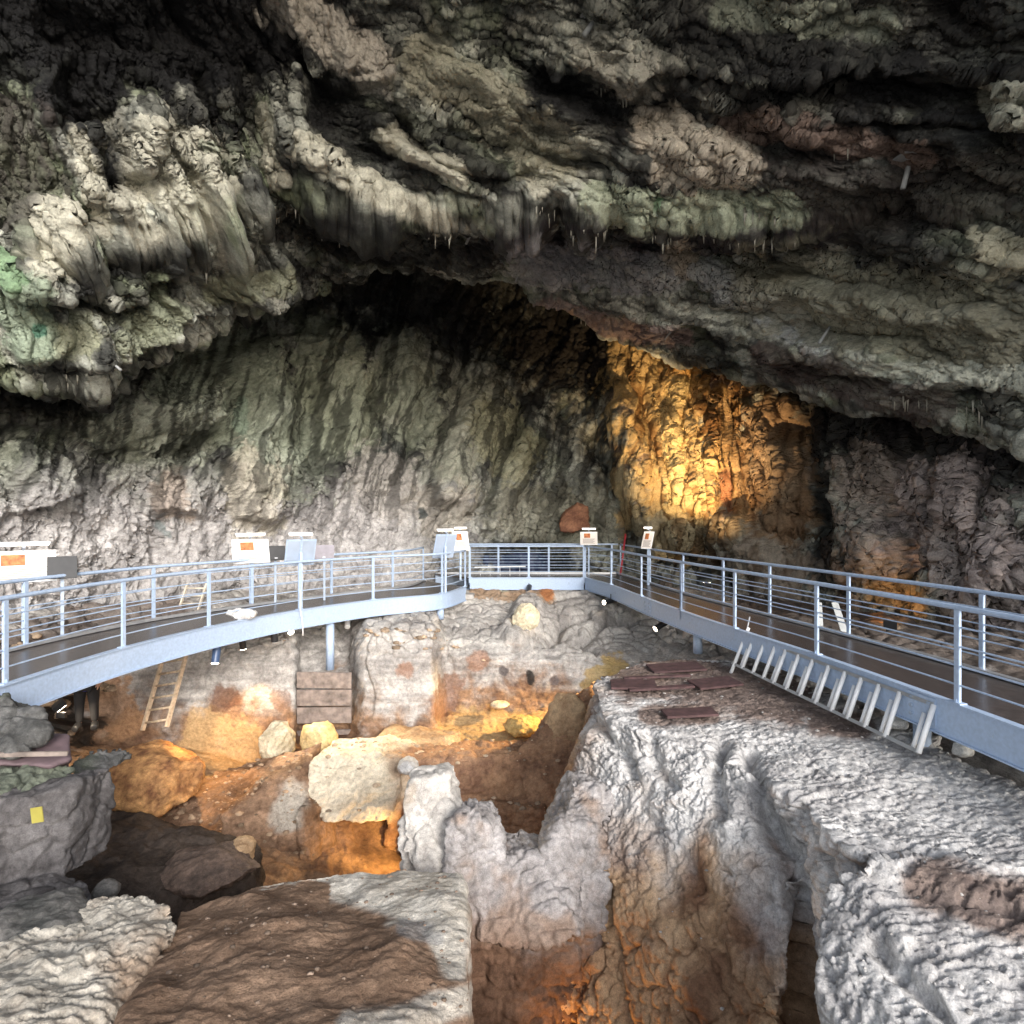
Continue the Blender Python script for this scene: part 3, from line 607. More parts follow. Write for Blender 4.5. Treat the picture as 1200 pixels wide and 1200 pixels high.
# cave-mouth ground behind and under everything
gm = []
n = 120; xs = np.linspace(-60, 60, n); ys = np.linspace(-60, 26, n)
X, Y = np.meshgrid(xs, ys); Zb = -5.2 + 3.9 * sst(4.2, 2.0, Y)
Zb += .25 * fbm(np.column_stack([X.ravel() * .3, Y.ravel() * .3, X.ravel() * 0]), 140, 3).reshape(X.shape)
pp = np.stack([X, Y, Zb], -1); cc = col_noise(pp.reshape(-1, 3), 141, (.42, .40, .37), (.28, .26, .23), .4)
tag(mesh_obj('ground', pp.reshape(-1, 3), grid_faces(n, n), M_SOIL, None, True, cc), kind='structure')

# ================================================================== ROCK MASSES IN THE PIT
def zat(px, py, z): Z = (EYE - z) * F / (py - HOR); return (px, py, Z)
def col_right(V, N, s):
    grey = col_noise(V, s, (.64, .62, .60), (.36, .345, .34), 1.6)
    n1 = fbm(V * 1.2, s + 1, 4); n2 = fbm(V * np.array([2.2, 2.2, .5]), s + 2, 4)
    brown = mix((.22, .12, .07), (.55, .37, .22), np.clip(.5 + 1.2 * n2, 0, 1))
    c = mix(brown, grey, sst(-2.15, -1.25, V[:, 2] + .75 * n1 + .25 * n2 - .22 * np.maximum(0, V[:, 1] - 7)+ .25 * np.maximum(0, V[:, 0] - 2)))
    q = PX(V); up = sst(.5, .8, N[:, 2])
    def soil(pts, r):
        d = poly_dist(q, pts)[0]; return sst(1.1, .6, d / r + .35 * fbm(V * 3, s + 5, 4)) * up
    m = np.maximum.reduce([soil([(800, 790), (880, 815), (930, 820)], 36), soil([(960, 845), (1010, 852)], 20), soil([(740, 800), (800, 795)], 30), soil([(760, 838), (830, 835)], 16), soil([(1090, 1040), (1150, 1055), (1220, 1070)], 40)])
    return mix(c, mix((.13, .09, .075), (.22, .16, .13), np.clip(.5 + fbm(V * 6, s + 6, 4), 0, 1)), m * .92)
T = -.78
H1 = [P(*zat(x, y, T)) for x, y in ((697, 803), (725, 785), (790, 772), (880, 772), (960, 812), (960, 930), (890, 905), (830, 868), (765, 862), (705, 835))] + \
     [P(662, 935, 8.4), P(655, 1010, 7.6), P(664, 1100, 6.9), P(672, 1200, 6.6), P(760, 1200, 5.9), P(800, 1040, 6.3), P(912, 1190, 5.2), P(915, 1040, 5.75)] + [np.array([x, y, -5.]) for x, y in ((.3, 6.3), (1.0, 10.6), (5, 11), (4.4, 7.2), (1.9, 5.1))]
H2 = [P(*zat(x, y, T)) for x, y in ((900, 905), (880, 790), (960, 812), (1080, 862), (1200, 932), (1330, 1010), (1330, 1100), (1200, 1010), (1060, 1000), (1000, 992), (950, 940))] + [np.array([x, y, -5.]) for x, y in ((2.6, 5.9), (5, 10), (7, 6), (7, 4.4), (3.1, 4.9))]
H3 = [P(1000, 1012, 4.75), P(1060, 1003, 4.85), P(1200, 1010, 4.8), P(1400, 1060, 4.6), P(955, 1085, 4.45), P(948, 1110, 4.3), P(985, 1200, 3.9), P(1100, 1130, 4.0), P(1200, 1120, 3.9), P(1400, 1150, 3.7), P(1010, 1250, 3.6), P(1200, 1300, 3.0), P(1400, 1300, 3.0)] + [np.array([x, y, -4.]) for x, y in ((2.3, 4), (4.5, 4.6), (5, 2.6), (2.0, 2.8))]
RG_ = [([(765, 868), (772, 900), (790, 925)], 7, .14), ([(846, 868), (838, 900), (845, 955)], 8, .18), ([(880, 880), (888, 930), (908, 985), (940, 1000)], 9, .18), ([(905, 950), (925, 1010), (938, 1080), (940, 1200)], 12, .22),
       ([(700, 850), (730, 880), (745, 910)], 8, .14), ([(800, 1000), (830, 1060), (850, 1130)], 10, .12), ([(690, 980), (700, 1060), (735, 1200)], 10, .10), ([(760, 960), (790, 1060), (860, 1200)], 12, .10), ([(1000, 1012), (1080, 1040), (1200, 1075)], 8, .08), ([(1030, 1110), (1100, 1180), (1150, 1210)], 12, .12)]
def skin_right(p, n, s, amp=1.):
    d = skin_lumpy(p, n, s); q = PX(p) + 7 * np.stack([fbm(p * 2.5, s + 31, 3), fbm(p * 2.5 + 7, s + 32, 3)], 1)
    for pts, wd, a in RG_: d -= a * np.exp(-(poly_dist(q, pts)[0] / wd) ** 2)
    return d
rock('rock_outcrop', [H1, H2, H3], .017, skin_right, col_right, 200, M_NEAR, 'huge pale grey cracked limestone mass filling the right foreground below the walkway', 'rock', smooth=5)

# slab of wall with the U-shaped notch across the trench
def col_notch(V, N, s):
    g = col_noise(V, s, (.47, .44, .43), (.22, .20, .19), 1.6, stain=(.30, .22, .17), sf=1.0, sthr=.05)
    b = col_noise(V, s + 3, (.24, .14, .09), (.10, .055, .035), 2)
    return mix(b, g, sst(-3.0, -2.1, V[:, 2] + .55 * fbm(V * 1.3, s + 5, 5, 0, .6)))
Hn = [prism([(520, 968, 6.7), (545, 960, 6.7), (568, 965, 6.8), (584, 990, 6.8), (592, 1018, 6.7), (575, 1110, 6.4), (520, 1120, 6.4)], (0, .7, -.1)),
      prism([(560, 1005, 6.8), (592, 1014, 6.8), (612, 1018, 6.8), (640, 1008, 6.9), (690, 1010, 7.0), (680, 1095, 6.3), (620, 1118, 6.2), (560, 1105, 6.25)], (0, .8, -.1)),
      prism([(632, 1012, 6.9), (650, 985, 7.0), (660, 955, 7.2), (672, 920, 7.6), (720, 930, 7.6), (710, 1090, 6.6), (650, 1100, 6.5)], (0, .7, -.1)),
      prism([(520, 1060, 6.62), (700, 1060, 6.75), (700, 1330, 6.5), (520, 1330, 6.5)], (0, 1.4, 0))]
rock('notched_rock', Hn, .022, lambda p, n, s, amp=1.: .5 * skin_lumpy(p, np.stack([n[:, 0], n[:, 1], n[:, 2] * 0], 1), s) + .6 * skin_stone(p, n, s + 5), col_notch, 210, M_NEAR, 'lilac grey rock wall with a U-shaped notch at the head of the narrow trench', 'rock', smooth=6)

# foreground mound of brown earth with a pale crust along its right edge
def col_mound(V, N, s):
    e = col_noise(V, s, (.33, .22, .15), (.19, .12, .08), 2.2)
    g = col_noise(V, s + 3, (.74, .69, .61), (.48, .43, .36), 2.2)
    q = PX(V) + 14 * np.stack([fbm(V * 2, s + 8, 4), fbm(V * 2 + 9, s + 9, 4)], 1)
    d = poly_dist(q, [(300, 1030), (400, 1030), (455, 1055), (505, 1060), (530, 1110)])[0]
    d2 = poly_dist(q, [(545, 1170), (480, 1195), (420, 1205)])[0]
    d3 = poly_dist(q, [(470, 1085), (515, 1100)])[0]
    w_ = np.array(sst(1.1, .7, d / np.where(q[:, 0] < 390, 6, 26)))
    w_ = np.maximum(w_, sst(1.1, .6, poly_dist(q, [(400, 1020), (470, 1025), (530, 1035), (534, 1080), (532, 1125)])[0] / 24))
    c = mix(e, g, np.maximum(w_, sst(1.1, .6, d2 / 22) * .8) * .95)
    return mix(c, (.36, .35, .34), sst(1.2, .6, d3 / 12) * .7)
def skin_mound(p, n, s, amp=1.):
    q = warp(p, 1.0, .2, s)
    rill = fbm(np.stack([q[:, 0] * 1.6 + q[:, 1] * .5, q[:, 1] * 5 - q[:, 0] * 2, q[:, 2] * 4], 1), s + 5, 4, 1, .6)
    return .14 * fbm(q * .9, s, 3) + .020 * rill + .035 * fbm(q * 3, s + 2, 5, 0, .6) + .010 * fbm(p * 15, s + 3, 4, 2, .6)
Hm = [[P(212, 1065, 5.6), P(300, 1035, 5.9), P(400, 1018, 6.1), P(470, 1022, 6.2), P(537, 1030, 6.0), P(537, 1065, 5.6), P(537, 1120, 4.9), P(552, 1160, 4.3), P(556, 1300, 3.6), P(300, 1300, 3.0), P(150, 1300, 3.0), P(140, 1200, 3.7), P(200, 1120, 4.9),
       P(380, 1150, 4.2)] + [np.array([x, y, -5.]) for x, y in ((-2.9, 6), (-.55, 6.4), (-.3, 3.2), (-2.2, 2.4))]]
rock('earth_mound', Hm, .02, skin_mound, col_mound, 220, M_SOIL, 'broad brown earth mound in the foreground with white crust along its far right edge', 'earth mound', smooth=6)

def col_boulder(V, N, s):
    g = col_noise(V, s, (.60, .55, .47), (.27, .24, .20), 1.8)
    b = col_noise(V, s + 2, (.50, .36, .25), (.28, .19, .13), 2)
    return mix(b, g, sst(-1.75, -1.15, V[:, 2] + .6 * fbm(V * 1.5, s + 5, 4) - .2 * (V[:, 0] + 3)))
Hb = [[P(60, 1090, 4.9), P(120, 1045, 5.3), P(165, 1040, 5.4), P(203, 1062, 5.2), P(205, 1080, 5.0), P(180, 1120, 4.6), P(165, 1200, 4.1), P(120, 1300, 3.5), P(-60, 1300, 3.2), P(-120, 1180, 4), P(0, 1120, 4.6), P(60, 1150, 4.2)] + [np.array([x, y, -4.5]) for x, y in ((-4, 5.4), (-2.7, 5.4), (-2.2, 3.6), (-4, 3))]]
rock('boulder', Hb, .02, lambda p, n, s, amp=1.: .06 * fbm(p * 2.2, s + 50, 4, 2) + skin_lumpy(p, np.stack([n[:, 0], n[:, 1], n[:, 2] * .5 + .25], 1), s), col_boulder, 230, M_NEAR, 'pale rough boulder in the bottom left corner with cracked top and brown base', 'boulder', smooth=6)

# upright white slab beside the trench
def col_white(V, N, s): return col_noise(V, s, (.66, .62, .57), (.40, .37, .34), 2.5, stain=(.42, .35, .28), sthr=.3)
Hs = [prism([(476, 918, 7.2), (525, 910, 7.3), (534, 940, 7.2), (540, 1010, 6.8), (538, 1040, 6.6), (495, 1040, 6.5), (472, 1000, 6.8), (473, 960, 7.0)], (.03, .5, -.05)),
      prism([(462, 965, 7.1), (474, 955, 7.1), (480, 1005, 6.9), (463, 1000, 6.9)], (.1, .3, 0)),
      [P(470, 990, 7), P(545, 990, 7.2), P(545, 1140, 6.2), P(470, 1140, 6), P(470, 1140, 7), P(545, 1140, 7.5)]]
rock('rock_slab', Hs, .02, skin_stone, col_white, 240, M_NEAR, 'upright white rock slab standing at the left edge of the narrow trench', 'rock slab', smooth=5, amp=.6)

# carved pale block and the earth baulks of the middle pit
def col_step(V, N, s):
    g = col_noise(V, s, (.74, .66, .52), (.52, .44, .33), 2.2)
    b = col_noise(V, s + 2, (.44, .27, .16), (.20, .11, .07), 2)
    X = V[:, 0] + .45 * fbm(V * 1.4, s + 4, 4); return mix(g, b, np.maximum(sst(-2.5, -1.9, X), sst(-3.4, -3.75, V[:, 2] + .3 * fbm(V * 2, s, 3))))
Hk = [prism([(362, 895, 11.0), (372, 882, 11.2), (440, 878, 11.3), (478, 888, 11.1), (470, 925, 10.9), (455, 965, 10.5), (380, 965, 10.4), (360, 955, 10.6)], (0, 1.0, -.1)),
      prism([(455, 890, 11.2), (500, 880, 11.6), (640, 880, 11.8), (650, 900, 11.6), (640, 1010, 11.1), (450, 1010, 10.9)], (0, .9, -.1)),
      prism([(600, 885, 11.6), (648, 830, 12.6), (690, 805, 12.8), (700, 850, 12.0), (672, 960, 10.9), (640, 1010, 10.6)], (.3, .8, -.1)),
      prism([(470, 950, 10.8), (640, 950, 10.8), (640, 1110, 10.4), (470, 1110, 10.4)], (0, 1.2, 0))]
def skin_cut(p, n, s, amp=1.):
    z = p[:, 2] + .12 * fbm(p * .9, s + 30, 3)
    seam = fbm(np.column_stack([p[:, 0] * .5, p[:, 1] * .5, z * 4.5]), s + 31, 4, 0, .6)
    return skin_stone(p, n, s, amp=amp) - .05 * sst(.12, .25, seam) + .03 * seam + .02 * fbm(p * 9, s + 32, 4, 0, .7)
rock('stepped_block', Hk, .03, skin_cut, col_step, 250, M_NEAR, 'cut earth bank with a creamy carved rock face at its left end', 'earth bank', smooth=3, amp=.5)
def col_baulk(V, N, s): 
    c = col_noise(V, s, (.36, .23, .15), (.14, .085, .055), 1.6) * (1 + .5 * fbm(np.column_stack([V[:, 0] * .6, V[:, 1] * .6, V[:, 2] * 6]), s + 3, 4, 0, .65))[:, None]
    return mix(c, (.52, .47, .40), sst(1.1, .6, poly_dist(PX(V), [(345, 930), (335, 960)])[0] / 20 + .4 * fbm(V * 3, s, 3)) * .8)
Hl = [prism([(258, 958, 10.0), (300, 915, 10.8), (358, 895, 11.0), (362, 935, 10.6), (352, 985, 10.1), (345, 1060, 9.7), (262, 1060, 9.6)], (.0, 1.0, .05)),
      prism([(190, 955, 10.2), (240, 925, 11.0), (320, 900, 11.6), (330, 960, 10.4), (260, 985, 10.0), (200, 990, 10)], (-.1, 1.0, -.05)),
      prism([(352, 950, 10.2), (366, 955, 10.4), (372, 990, 10.2), (372, 1040, 9.8), (345, 1040, 9.7)], (.05, .8, 0))]
rock('earth_baulk', Hl, .035, skin_earth, col_baulk, 260, M_SOIL, 'brown earth baulk with a sheer face left of the creamy carved block', 'earth bank', smooth=6)
def col_bank_shade(V, N, s): return col_noise(V, s, (.11, .085, .07), (.04, .032, .028), 1.6)  # shadow over the bank is put into its dark colour
Hd = [[P(60, 975, 8.6), P(140, 950, 9.6), P(210, 965, 9.8), P(262, 990, 9.4), P(300, 990, 9.0), P(300, 1025, 8.4), P(230, 1040, 8.0), P(100, 1060, 7.2), P(40, 1080, 6.8)] + [np.array([x, y, -5.2]) for x, y in ((-7, 9.4), (-3.9, 9.8), (-3.2, 8), (-5, 6))]]
rock('earth_bank', Hd, .035, skin_earth, col_bank_shade, 270, M_SOIL, 'grey-brown earth bank painted dark as in shadow behind the bottom left boulder', 'earth bank', smooth=6)
def col_or(V, N, s): return col_noise(V, s, (.62, .34, .14), (.16, .07, .035), 3.4)
def blobhull(c, r, sq=1., seed=0):
    rr = np.random.RandomState(seed); k = 40; out = []
    for i in range(k):
        z = 1 - 2 * (i + .5) / k; a = i * 2.39996; s_ = math.sqrt(1 - z * z)
        d = np.array([s_ * math.cos(a), s_ * math.sin(a), z]); d /= (np.abs(d) ** 3).sum() ** (1 / 3) if sq > 1 else 1
        out.append(np.array(c) + d * np.array(r) * (1 + .16 * rr.uniform(-1, 1)))
    return out
def stone(px, py, Z, wpx, hpx, label, colf, seed, name='stone', dep=1., sq=1., amp=.45, mat=None, group=None):
    s_ = Z / F; r = np.array([wpx * s_ / 2, max(wpx, hpx) * s_ / 2 * dep, hpx * s_ / 2])
    vox = max(.018, min(r) / 14)
    skf = lambda p, n, s, amp=1.: amp * (r.min() * .35 * fbm(p * (.55 / r.min()), s, 3) + r.min() * .16 * fbm(p * (1.6 / r.min()), s + 1, 4, 2, .6))
    return rock(name, [blobhull(P(px, py, Z), r, sq, seed)], vox, skf, colf, seed, mat or M_NEAR, label, 'boulder' if wpx > 60 else 'stone', smooth=3, amp=amp * 1.6, group=group)
def cst(a, b, f=3.): return lambda V, N, s: col_noise(V, s, a, b, f)
CREAM = cst((.74, .66, .50), (.50, .42, .28)); TAN = cst((.56, .40, .24), (.33, .21, .12)); GREYS = cst((.55, .54, .53), (.34, .33, .32)); DKR = cst((.16, .15, .14), (.06, .06, .056))
stone(175, 917, 10.2, 106, 72, 'rough orange boulder glowing in lamp light beside the dark earth bank', col_or, 301, 'boulder', .8, 2, .6)
stone(326, 871, 12.6, 38, 46, 'rounded cream stone left of the squarish yellow stone below the planks', CREAM, 302, sq=2)
stone(373, 869, 12.4, 40, 44, 'squarish yellow stone just below the plank wall', cst((.66, .52, .28), (.42, .29, .13)), 303, sq=2)
stone(318, 894, 12.2, 18, 9, 'small tan stone under the rounded cream stone', TAN, 304)
stone(464, 859, 12.9, 40, 13, 'flat orange-brown stone lying at the foot of the tall grey pillar face', TAN, 305)
stone(500, 870, 12.5, 86, 26, 'long low brown stone along the edge of the golden floor', TAN, 306, 'stone', .7)
stone(585, 826, 14.2, 22, 8, 'thin pale stone lying flat at the back of the golden floor', CREAM, 307)
stone(616, 725, 15.9, 32, 38, 'pale knobbly stone lit warm on the grey slope under the back walkway', CREAM, 308, 'stone', .6)
stone(662, 858, 12.4, 56, 78, 'leaning brown rock at the right end of the golden floor', TAN, 309, 'boulder', .7, 2)
stone(612, 852, 13.3, 44, 24, 'low yellow rock sunk in the golden floor', cst((.60, .44, .2), (.42, .28, .1)), 310)
stone(282, 1003, 8.6, 36, 44, 'round brown stone at the end of the dark earth bank', TAN, 311)
stone(245, 1018, 8.2, 110, 40, 'long brown rock beside the round stone, painted dark for the shadow', cst((.2, .14, .11), (.08, .06, .05)), 312, 'boulder', .8)  # shadow of this corner is part of the rock colour
stone(478, 897, 10.6, 28, 16, 'grey stone on the right shoulder of the creamy carved block', GREYS, 313)
stone(1049, 846, 7.85, 24, 15, 'white square stone propping up the ladder rungs', cst((.85, .84, .82), (.7, .69, .67)), 314, sq=2, amp=.25)
stone(1128, 877, 6.9, 22, 20, 'white pointed stone in the gap under the right walkway beam', cst((.8, .79, .76), (.6, .59, .57)), 315)
rock('boulder', [prism([(655, 612, 23.2), (662, 600, 23.3), (678, 589, 23.5), (690, 594, 23.4), (691, 618, 23.2), (672, 625, 23.0), (657, 622, 23.0)], (.1, 1.2, .1))], .05, skin_stone, cst((.34, .17, .10), (.14, .06, .04)), 316, M_NEAR, 'reddish brown pointed boulder against the back wall above the far walkway', 'boulder', smooth=1, amp=.8)
# left foreground rocks, their shade put into darkened stone colours
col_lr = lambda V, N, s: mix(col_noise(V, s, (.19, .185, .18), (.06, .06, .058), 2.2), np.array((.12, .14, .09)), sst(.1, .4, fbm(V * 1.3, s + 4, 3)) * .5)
rock('boulder', [[P(-60, 800, 7.3), P(10, 815, 7.0), P(45, 835, 6.9), P(52, 860, 6.8), P(20, 880, 6.6), P(-60, 880, 6.5), P(-60, 860, 8), P(30, 870, 7.8)]], .022, skin_stone, col_lr, 320, M_NEAR, 'grey rounded boulder painted dark for shade under the near end of the left walkway beam', 'boulder', smooth=4)
rock('boulder', [[P(-60, 895, 6.6), P(30, 888, 6.9), P(85, 903, 6.9), P(78, 925, 6.5), P(30, 935, 6.2), P(-60, 930, 6.0), P(-60, 990, 6.8), P(60, 960, 6.9)]], .022, skin_stone, lambda V, N, s: col_noise(V, s, (.22, .24, .18), (.09, .10, .08), 2.2), 321, M_NEAR, 'greenish grey boulder below the mauve tarpaulin at the left edge', 'boulder', smooth=4)
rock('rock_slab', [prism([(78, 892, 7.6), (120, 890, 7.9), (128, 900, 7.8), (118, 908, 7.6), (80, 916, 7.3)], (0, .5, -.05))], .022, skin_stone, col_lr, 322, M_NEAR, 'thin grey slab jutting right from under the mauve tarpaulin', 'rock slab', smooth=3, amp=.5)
rock('grey_rock', [prism([(-80, 935, 5.9), (40, 932, 6.1), (82, 920, 6.3), (80, 960, 6.3), (75, 1030, 6.2), (50, 1040, 6.1), (-80, 1050, 5.7)], (.0, .7, -.1)), [P(-60, 1035, 5.9), P(60, 1020, 6.2), P(95, 1030, 6.2), P(110, 1060, 5.8), P(-60, 1090, 5.2), P(-60, 1160, 6), P(100, 1160, 6.4)]], .022, skin_stone,
     lambda V, N, s: col_noise(V, s, (.15, .14, .14), (.055, .05, .05), 2.2), 323, M_NEAR, 'flat grey rock face at the left edge carrying a yellow tag', 'rock', smooth=4, amp=.6)
stone(40, 1085, 5.0, 120, 50, 'dark lumpy rock between the tagged rock face and the corner boulder', DKR, 324, 'boulder', .9)
stone(122, 1045, 6.2, 30, 22, 'small dark stone at the foot of the tagged rock face', DKR, 325)

# loose grit and chips lying on the earth and rock tops
def gravel(src, n, seed, zmin, lo, hi, col):
    me = src.data; V = np.empty(len(me.vertices) * 3, np.float32); me.vertices.foreach_get('co', V); V = V.reshape(-1, 3)
    Nn_ = np.empty(len(me.vertices) * 3, np.float32); me.vertices.foreach_get('normal', Nn_); Nn_ = Nn_.reshape(-1, 3)
    q = PX(V); ok = np.where((Nn_[:, 2] > zmin) & (q[:, 0] > -80) & (q[:, 0] < 1280) & (q[:, 1] < 1260) & (V[:, 1] > 2))[0]
    rs = np.random.RandomState(seed); ico = np.array([(0, 0, 1), (.9, 0, .3), (.28, .85, .3), (-.72, .53, .3), (-.72, -.53, .3), (.28, -.85, .3), (.6, .5, -.6), (-.3, .7, -.6), (-.8, 0, -.6), (-.2, -.75, -.6), (.65, -.5, -.6)])
    fc = [(0, 1, 2), (0, 2, 3), (0, 3, 4), (0, 4, 5), (0, 5, 1), (1, 6, 2), (2, 7, 3), (3, 8, 4), (4, 9, 5), (5, 10, 1), (2, 6, 7), (3, 7, 8), (4, 8, 9), (5, 9, 10), (1, 10, 6)]
    vs = []; fs = []; cs = []
    for j in rs.choice(ok, n):
        r = lo + (hi - lo) * rs.rand() ** 4; a = rs.rand() * 6.28; m = np.array([[math.cos(a), -math.sin(a), 0], [math.sin(a), math.cos(a), 0], [0, 0, 1]])
        k = len(vs) * 11; vs.append((ico * (1 + .3 * rs.uniform(-1, 1, (11, 3)))) @ m.T * r * np.array([1.2, .9, .6]) + V[j] + (0, 0, r * .15)); fs.append(np.array(fc) + k)
        cs.append(np.tile(np.array(col) * rs.uniform(.5, 1.5), (11, 1)))
    return np.concatenate(vs), np.concatenate(fs), np.concatenate(cs)
gv = [gravel(bpy.data.objects['earth_mound'], 420, 1, .3, .004, .028, (.24, .175, .13)), gravel(bpy.data.objects['rock_outcrop'], 700, 2, .75, .004, .03, (.42, .40, .38)), gravel(ground, 2600, 3, .6, .02, .12, (.36, .27, .19)), gravel(bpy.data.objects['earth_baulk'], 400, 4, .6, .01, .07, (.34, .24, .16)), gravel(bpy.data.objects['stepped_block'], 250, 5, .82, .01, .07, (.42, .33, .24))]
k = np.cumsum([0] + [len(a[0]) for a in gv[:-1]])
tag(mesh_obj('gravel', np.concatenate([a[0] for a in gv]), np.concatenate([a[1] + kk for a, kk in zip(gv, k)]), M_NEAR, None, False, np.concatenate([a[2] for a in gv])), 'loose grit and small stone chips lying on the earth and rock tops', 'gravel', None, 'stuff')

# ================================================================== WALKWAYS
def crv(pts, n=8):
    pts = [np.array(p, float) for p in pts]; q = [2 * pts[0] - pts[1]] + pts + [2 * pts[-1] - pts[-2]]; out = []
    for i in range(1, len(q) - 2):
        for k in range(n):
            t = k / n; a, b, c_, d = q[i - 1], q[i], q[i + 1], q[i + 2]
            out.append(.5 * (2 * b + (c_ - a) * t + (2 * a - 5 * b + 4 * c_ - d) * t * t + (3 * b - a - 3 * c_ + d) * t ** 3))
    return out + [pts[-1]]
def resample(pts, n):
    p = np.array(pts); s = np.concatenate([[0], np.cumsum(np.linalg.norm(np.diff(p, axis=0), axis=1))]); t = np.linspace(0, s[-1], n)
    return np.stack([np.interp(t, s, p[:, k]) for k in range(p.shape[1])], 1)
def v3(p, z=0.): return np.array([p[0], p[1], z])
def beam(path, side, z0, z1, th):
    """vertical plate with flanges along a plan path; side=+-1 gives the outward side"""
    p = np.array(path); t = np.gradient(p, axis=0); t /= np.linalg.norm(t, axis=1, keepdims=True); nrm = np.stack([t[:, 1], -t[:, 0]], 1) * side
    m = MB()
    for (o0, o1, a, b) in ((0, th, z0 + .018, z1 - .018), (-.05, .05, z0, z0 + .018), (-.05, .05, z1 - .018, z1)):
        m.strip([[v3(q + nn * o0, a), v3(q + nn * o1, a), v3(q + nn * o1, b), v3(q + nn * o0, b)] for q, nn in zip(p, nrm)])
    return m
RAILS = (.22, .44, .66, .88)
def railing(root, path, posts, name='railing', hgt=1.1):
    p = np.array(path)
    top = MB().tube([v3(q, hgt) for q in p], .032, 8).build(name, M_STEEL, root, True)
    for z in RAILS: MB().tube([v3(q, z) for q in p], .011, 6).build('rail', M_STEEL, top, True)
    for q in posts:
        i = int(np.argmin(((p - np.array(q)) ** 2).sum(1))); tt = p[min(i + 1, len(p) - 1)] - p[max(i - 1, 0)]
        ang = math.atan2(tt[1], tt[0]); ex = (math.cos(ang), math.sin(ang), 0)
        MB().box(v3(p[i], hgt / 2 - .1), (.07, .035, hgt + .2 - .03), rotm(ex), 0).box(v3(p[i], .02), (.16, .10, .016), rotm(ex)).box(v3(p[i], .045), (.03, .06, .05), rotm(ex)).build('post', M_STEEL, top, bevel=.004)
def walkway(label, inner, outer, pin, pout, side, supports, n=70):
    i_ = resample(crv(inner), n); o_ = resample(crv(outer), n)
    root = empty('walkway', v3(i_[n // 2], -.4), label, 'walkway', 'steel walkways round the pit'); off = -np.array(root.location)
    kids = []
    d = MB(); d.strip([[v3(a, -.05), v3(b, -.05), v3(b, 0), v3(a, 0)] for a, b in zip(i_, o_)]); kids.append(d.build('deck', M_DECK, root))
    kids.append(beam(i_, side, -.42, .012, .014).build('beam', M_STEEL, root)); kids.append(beam(o_, -side, -.42, .012, .014).build('outer_beam', M_STEELG, root))
    e = MB(); e.strip([[v3(a * .99 + b * .01, .012), v3(a * .93 + b * .07, .012), v3(a * .93 + b * .07, .06), v3(a * .99 + b * .01, .06)] for a, b in zip(o_, i_)]); kids.append(e.build('kerb_strip', M_ALU, root))
    railing(root, i_, pin); railing(root, o_, pout)
    for k in range(4, n, 7): MB().tube([v3(i_[k], -.2), v3(o_[k], -.2)], .05, 6).build('joist', M_STEELG, root)
    for (sx, sy, zb) in supports: MB().tube([(sx, sy, -.42), (sx, sy, zb + .02)], .1, 16).build('support_column', M_STEEL, root, True)
    for ch in root.children: ch.location = tuple(off)
    return root, i_, o_
L_IN = [(-6.2, 3.5), (-6.4, 5.5), (-6.44, 7.46), (-6.32, 9.4), (-5.81, 11.3), (-4.88, 13.2), (-3.5, 14.9), (-2.0, 16.0), (-1.42, 17.6)]
L_OUT = [(-7.7, 3.5), (-7.9, 5.5), (-8.0, 7.5), (-7.95, 9.57), (-7.38, 11.9), (-6.18, 13.9), (-4.7, 15.9), (-3.3, 17.5), (-2.95, 19.3)]
R_IN = [(2.55, 20.2), (3.08, 18.2), (3.45, 15.6), (3.83, 13.2), (4.26, 11.0), (4.72, 8.9), (5.09, 6.5), (5.35, 4.0)]
R_OUT = [(4.0, 21.4), (4.40, 18.5), (4.72, 16.2), (5.15, 14.2), (5.58, 12.4), (6.03, 10.25), (6.44, 8.0), (6.75, 4.8)]
wl, wli, wlo = walkway('curving blue-grey steel walkway along the left side of the pit', L_IN, L_OUT, [(-6.44, 7.46), (-6.32, 9.4), (-5.81, 11.3), (-4.88, 13.2), (-3.5, 14.9), (-2.0, 16.0), (-1.45, 17.5), (-6.4, 5.5)],
    [(-7.95, 9.57), (-7.38, 11.9), (-6.18, 13.9), (-4.9, 15.6), (-3.6, 17.1), (-2.95, 19.2), (-8, 7.5)], 1, [(-4.42, 14.1, -1.6), (-2.0, 16.2, -.75), (-6.9, 6.0, -2.5)])
wr, wri, wro = walkway('straight blue-grey steel walkway running up the right side of the pit', R_IN, R_OUT, R_IN[:-1] + [(3.83, 13.2)], R_OUT[:-1], 1, [(4.1, 12.8, -.9), (5.3, 7.5, -1.2)])
wb, wbi, wbo = walkway('short blue-grey steel walkway crossing the far end of the pit', [(-1.45, 17.8), (-1.46, 19), (-1.47, 20.2), (-.1, 20.2), (2.5, 20.2)][2:], [(-2.85, 21.6), (0, 21.6), (3.95, 21.6)], [(-1.42, 20.2), (.55, 20.2), (2.45, 20.2)], [(-2.6, 21.6), (-.6, 21.6), (1.4, 21.6), (3.8, 21.6)], 1, [(-1.6, 20.6, -.6), (2.2, 20.7, -.7)], 30)
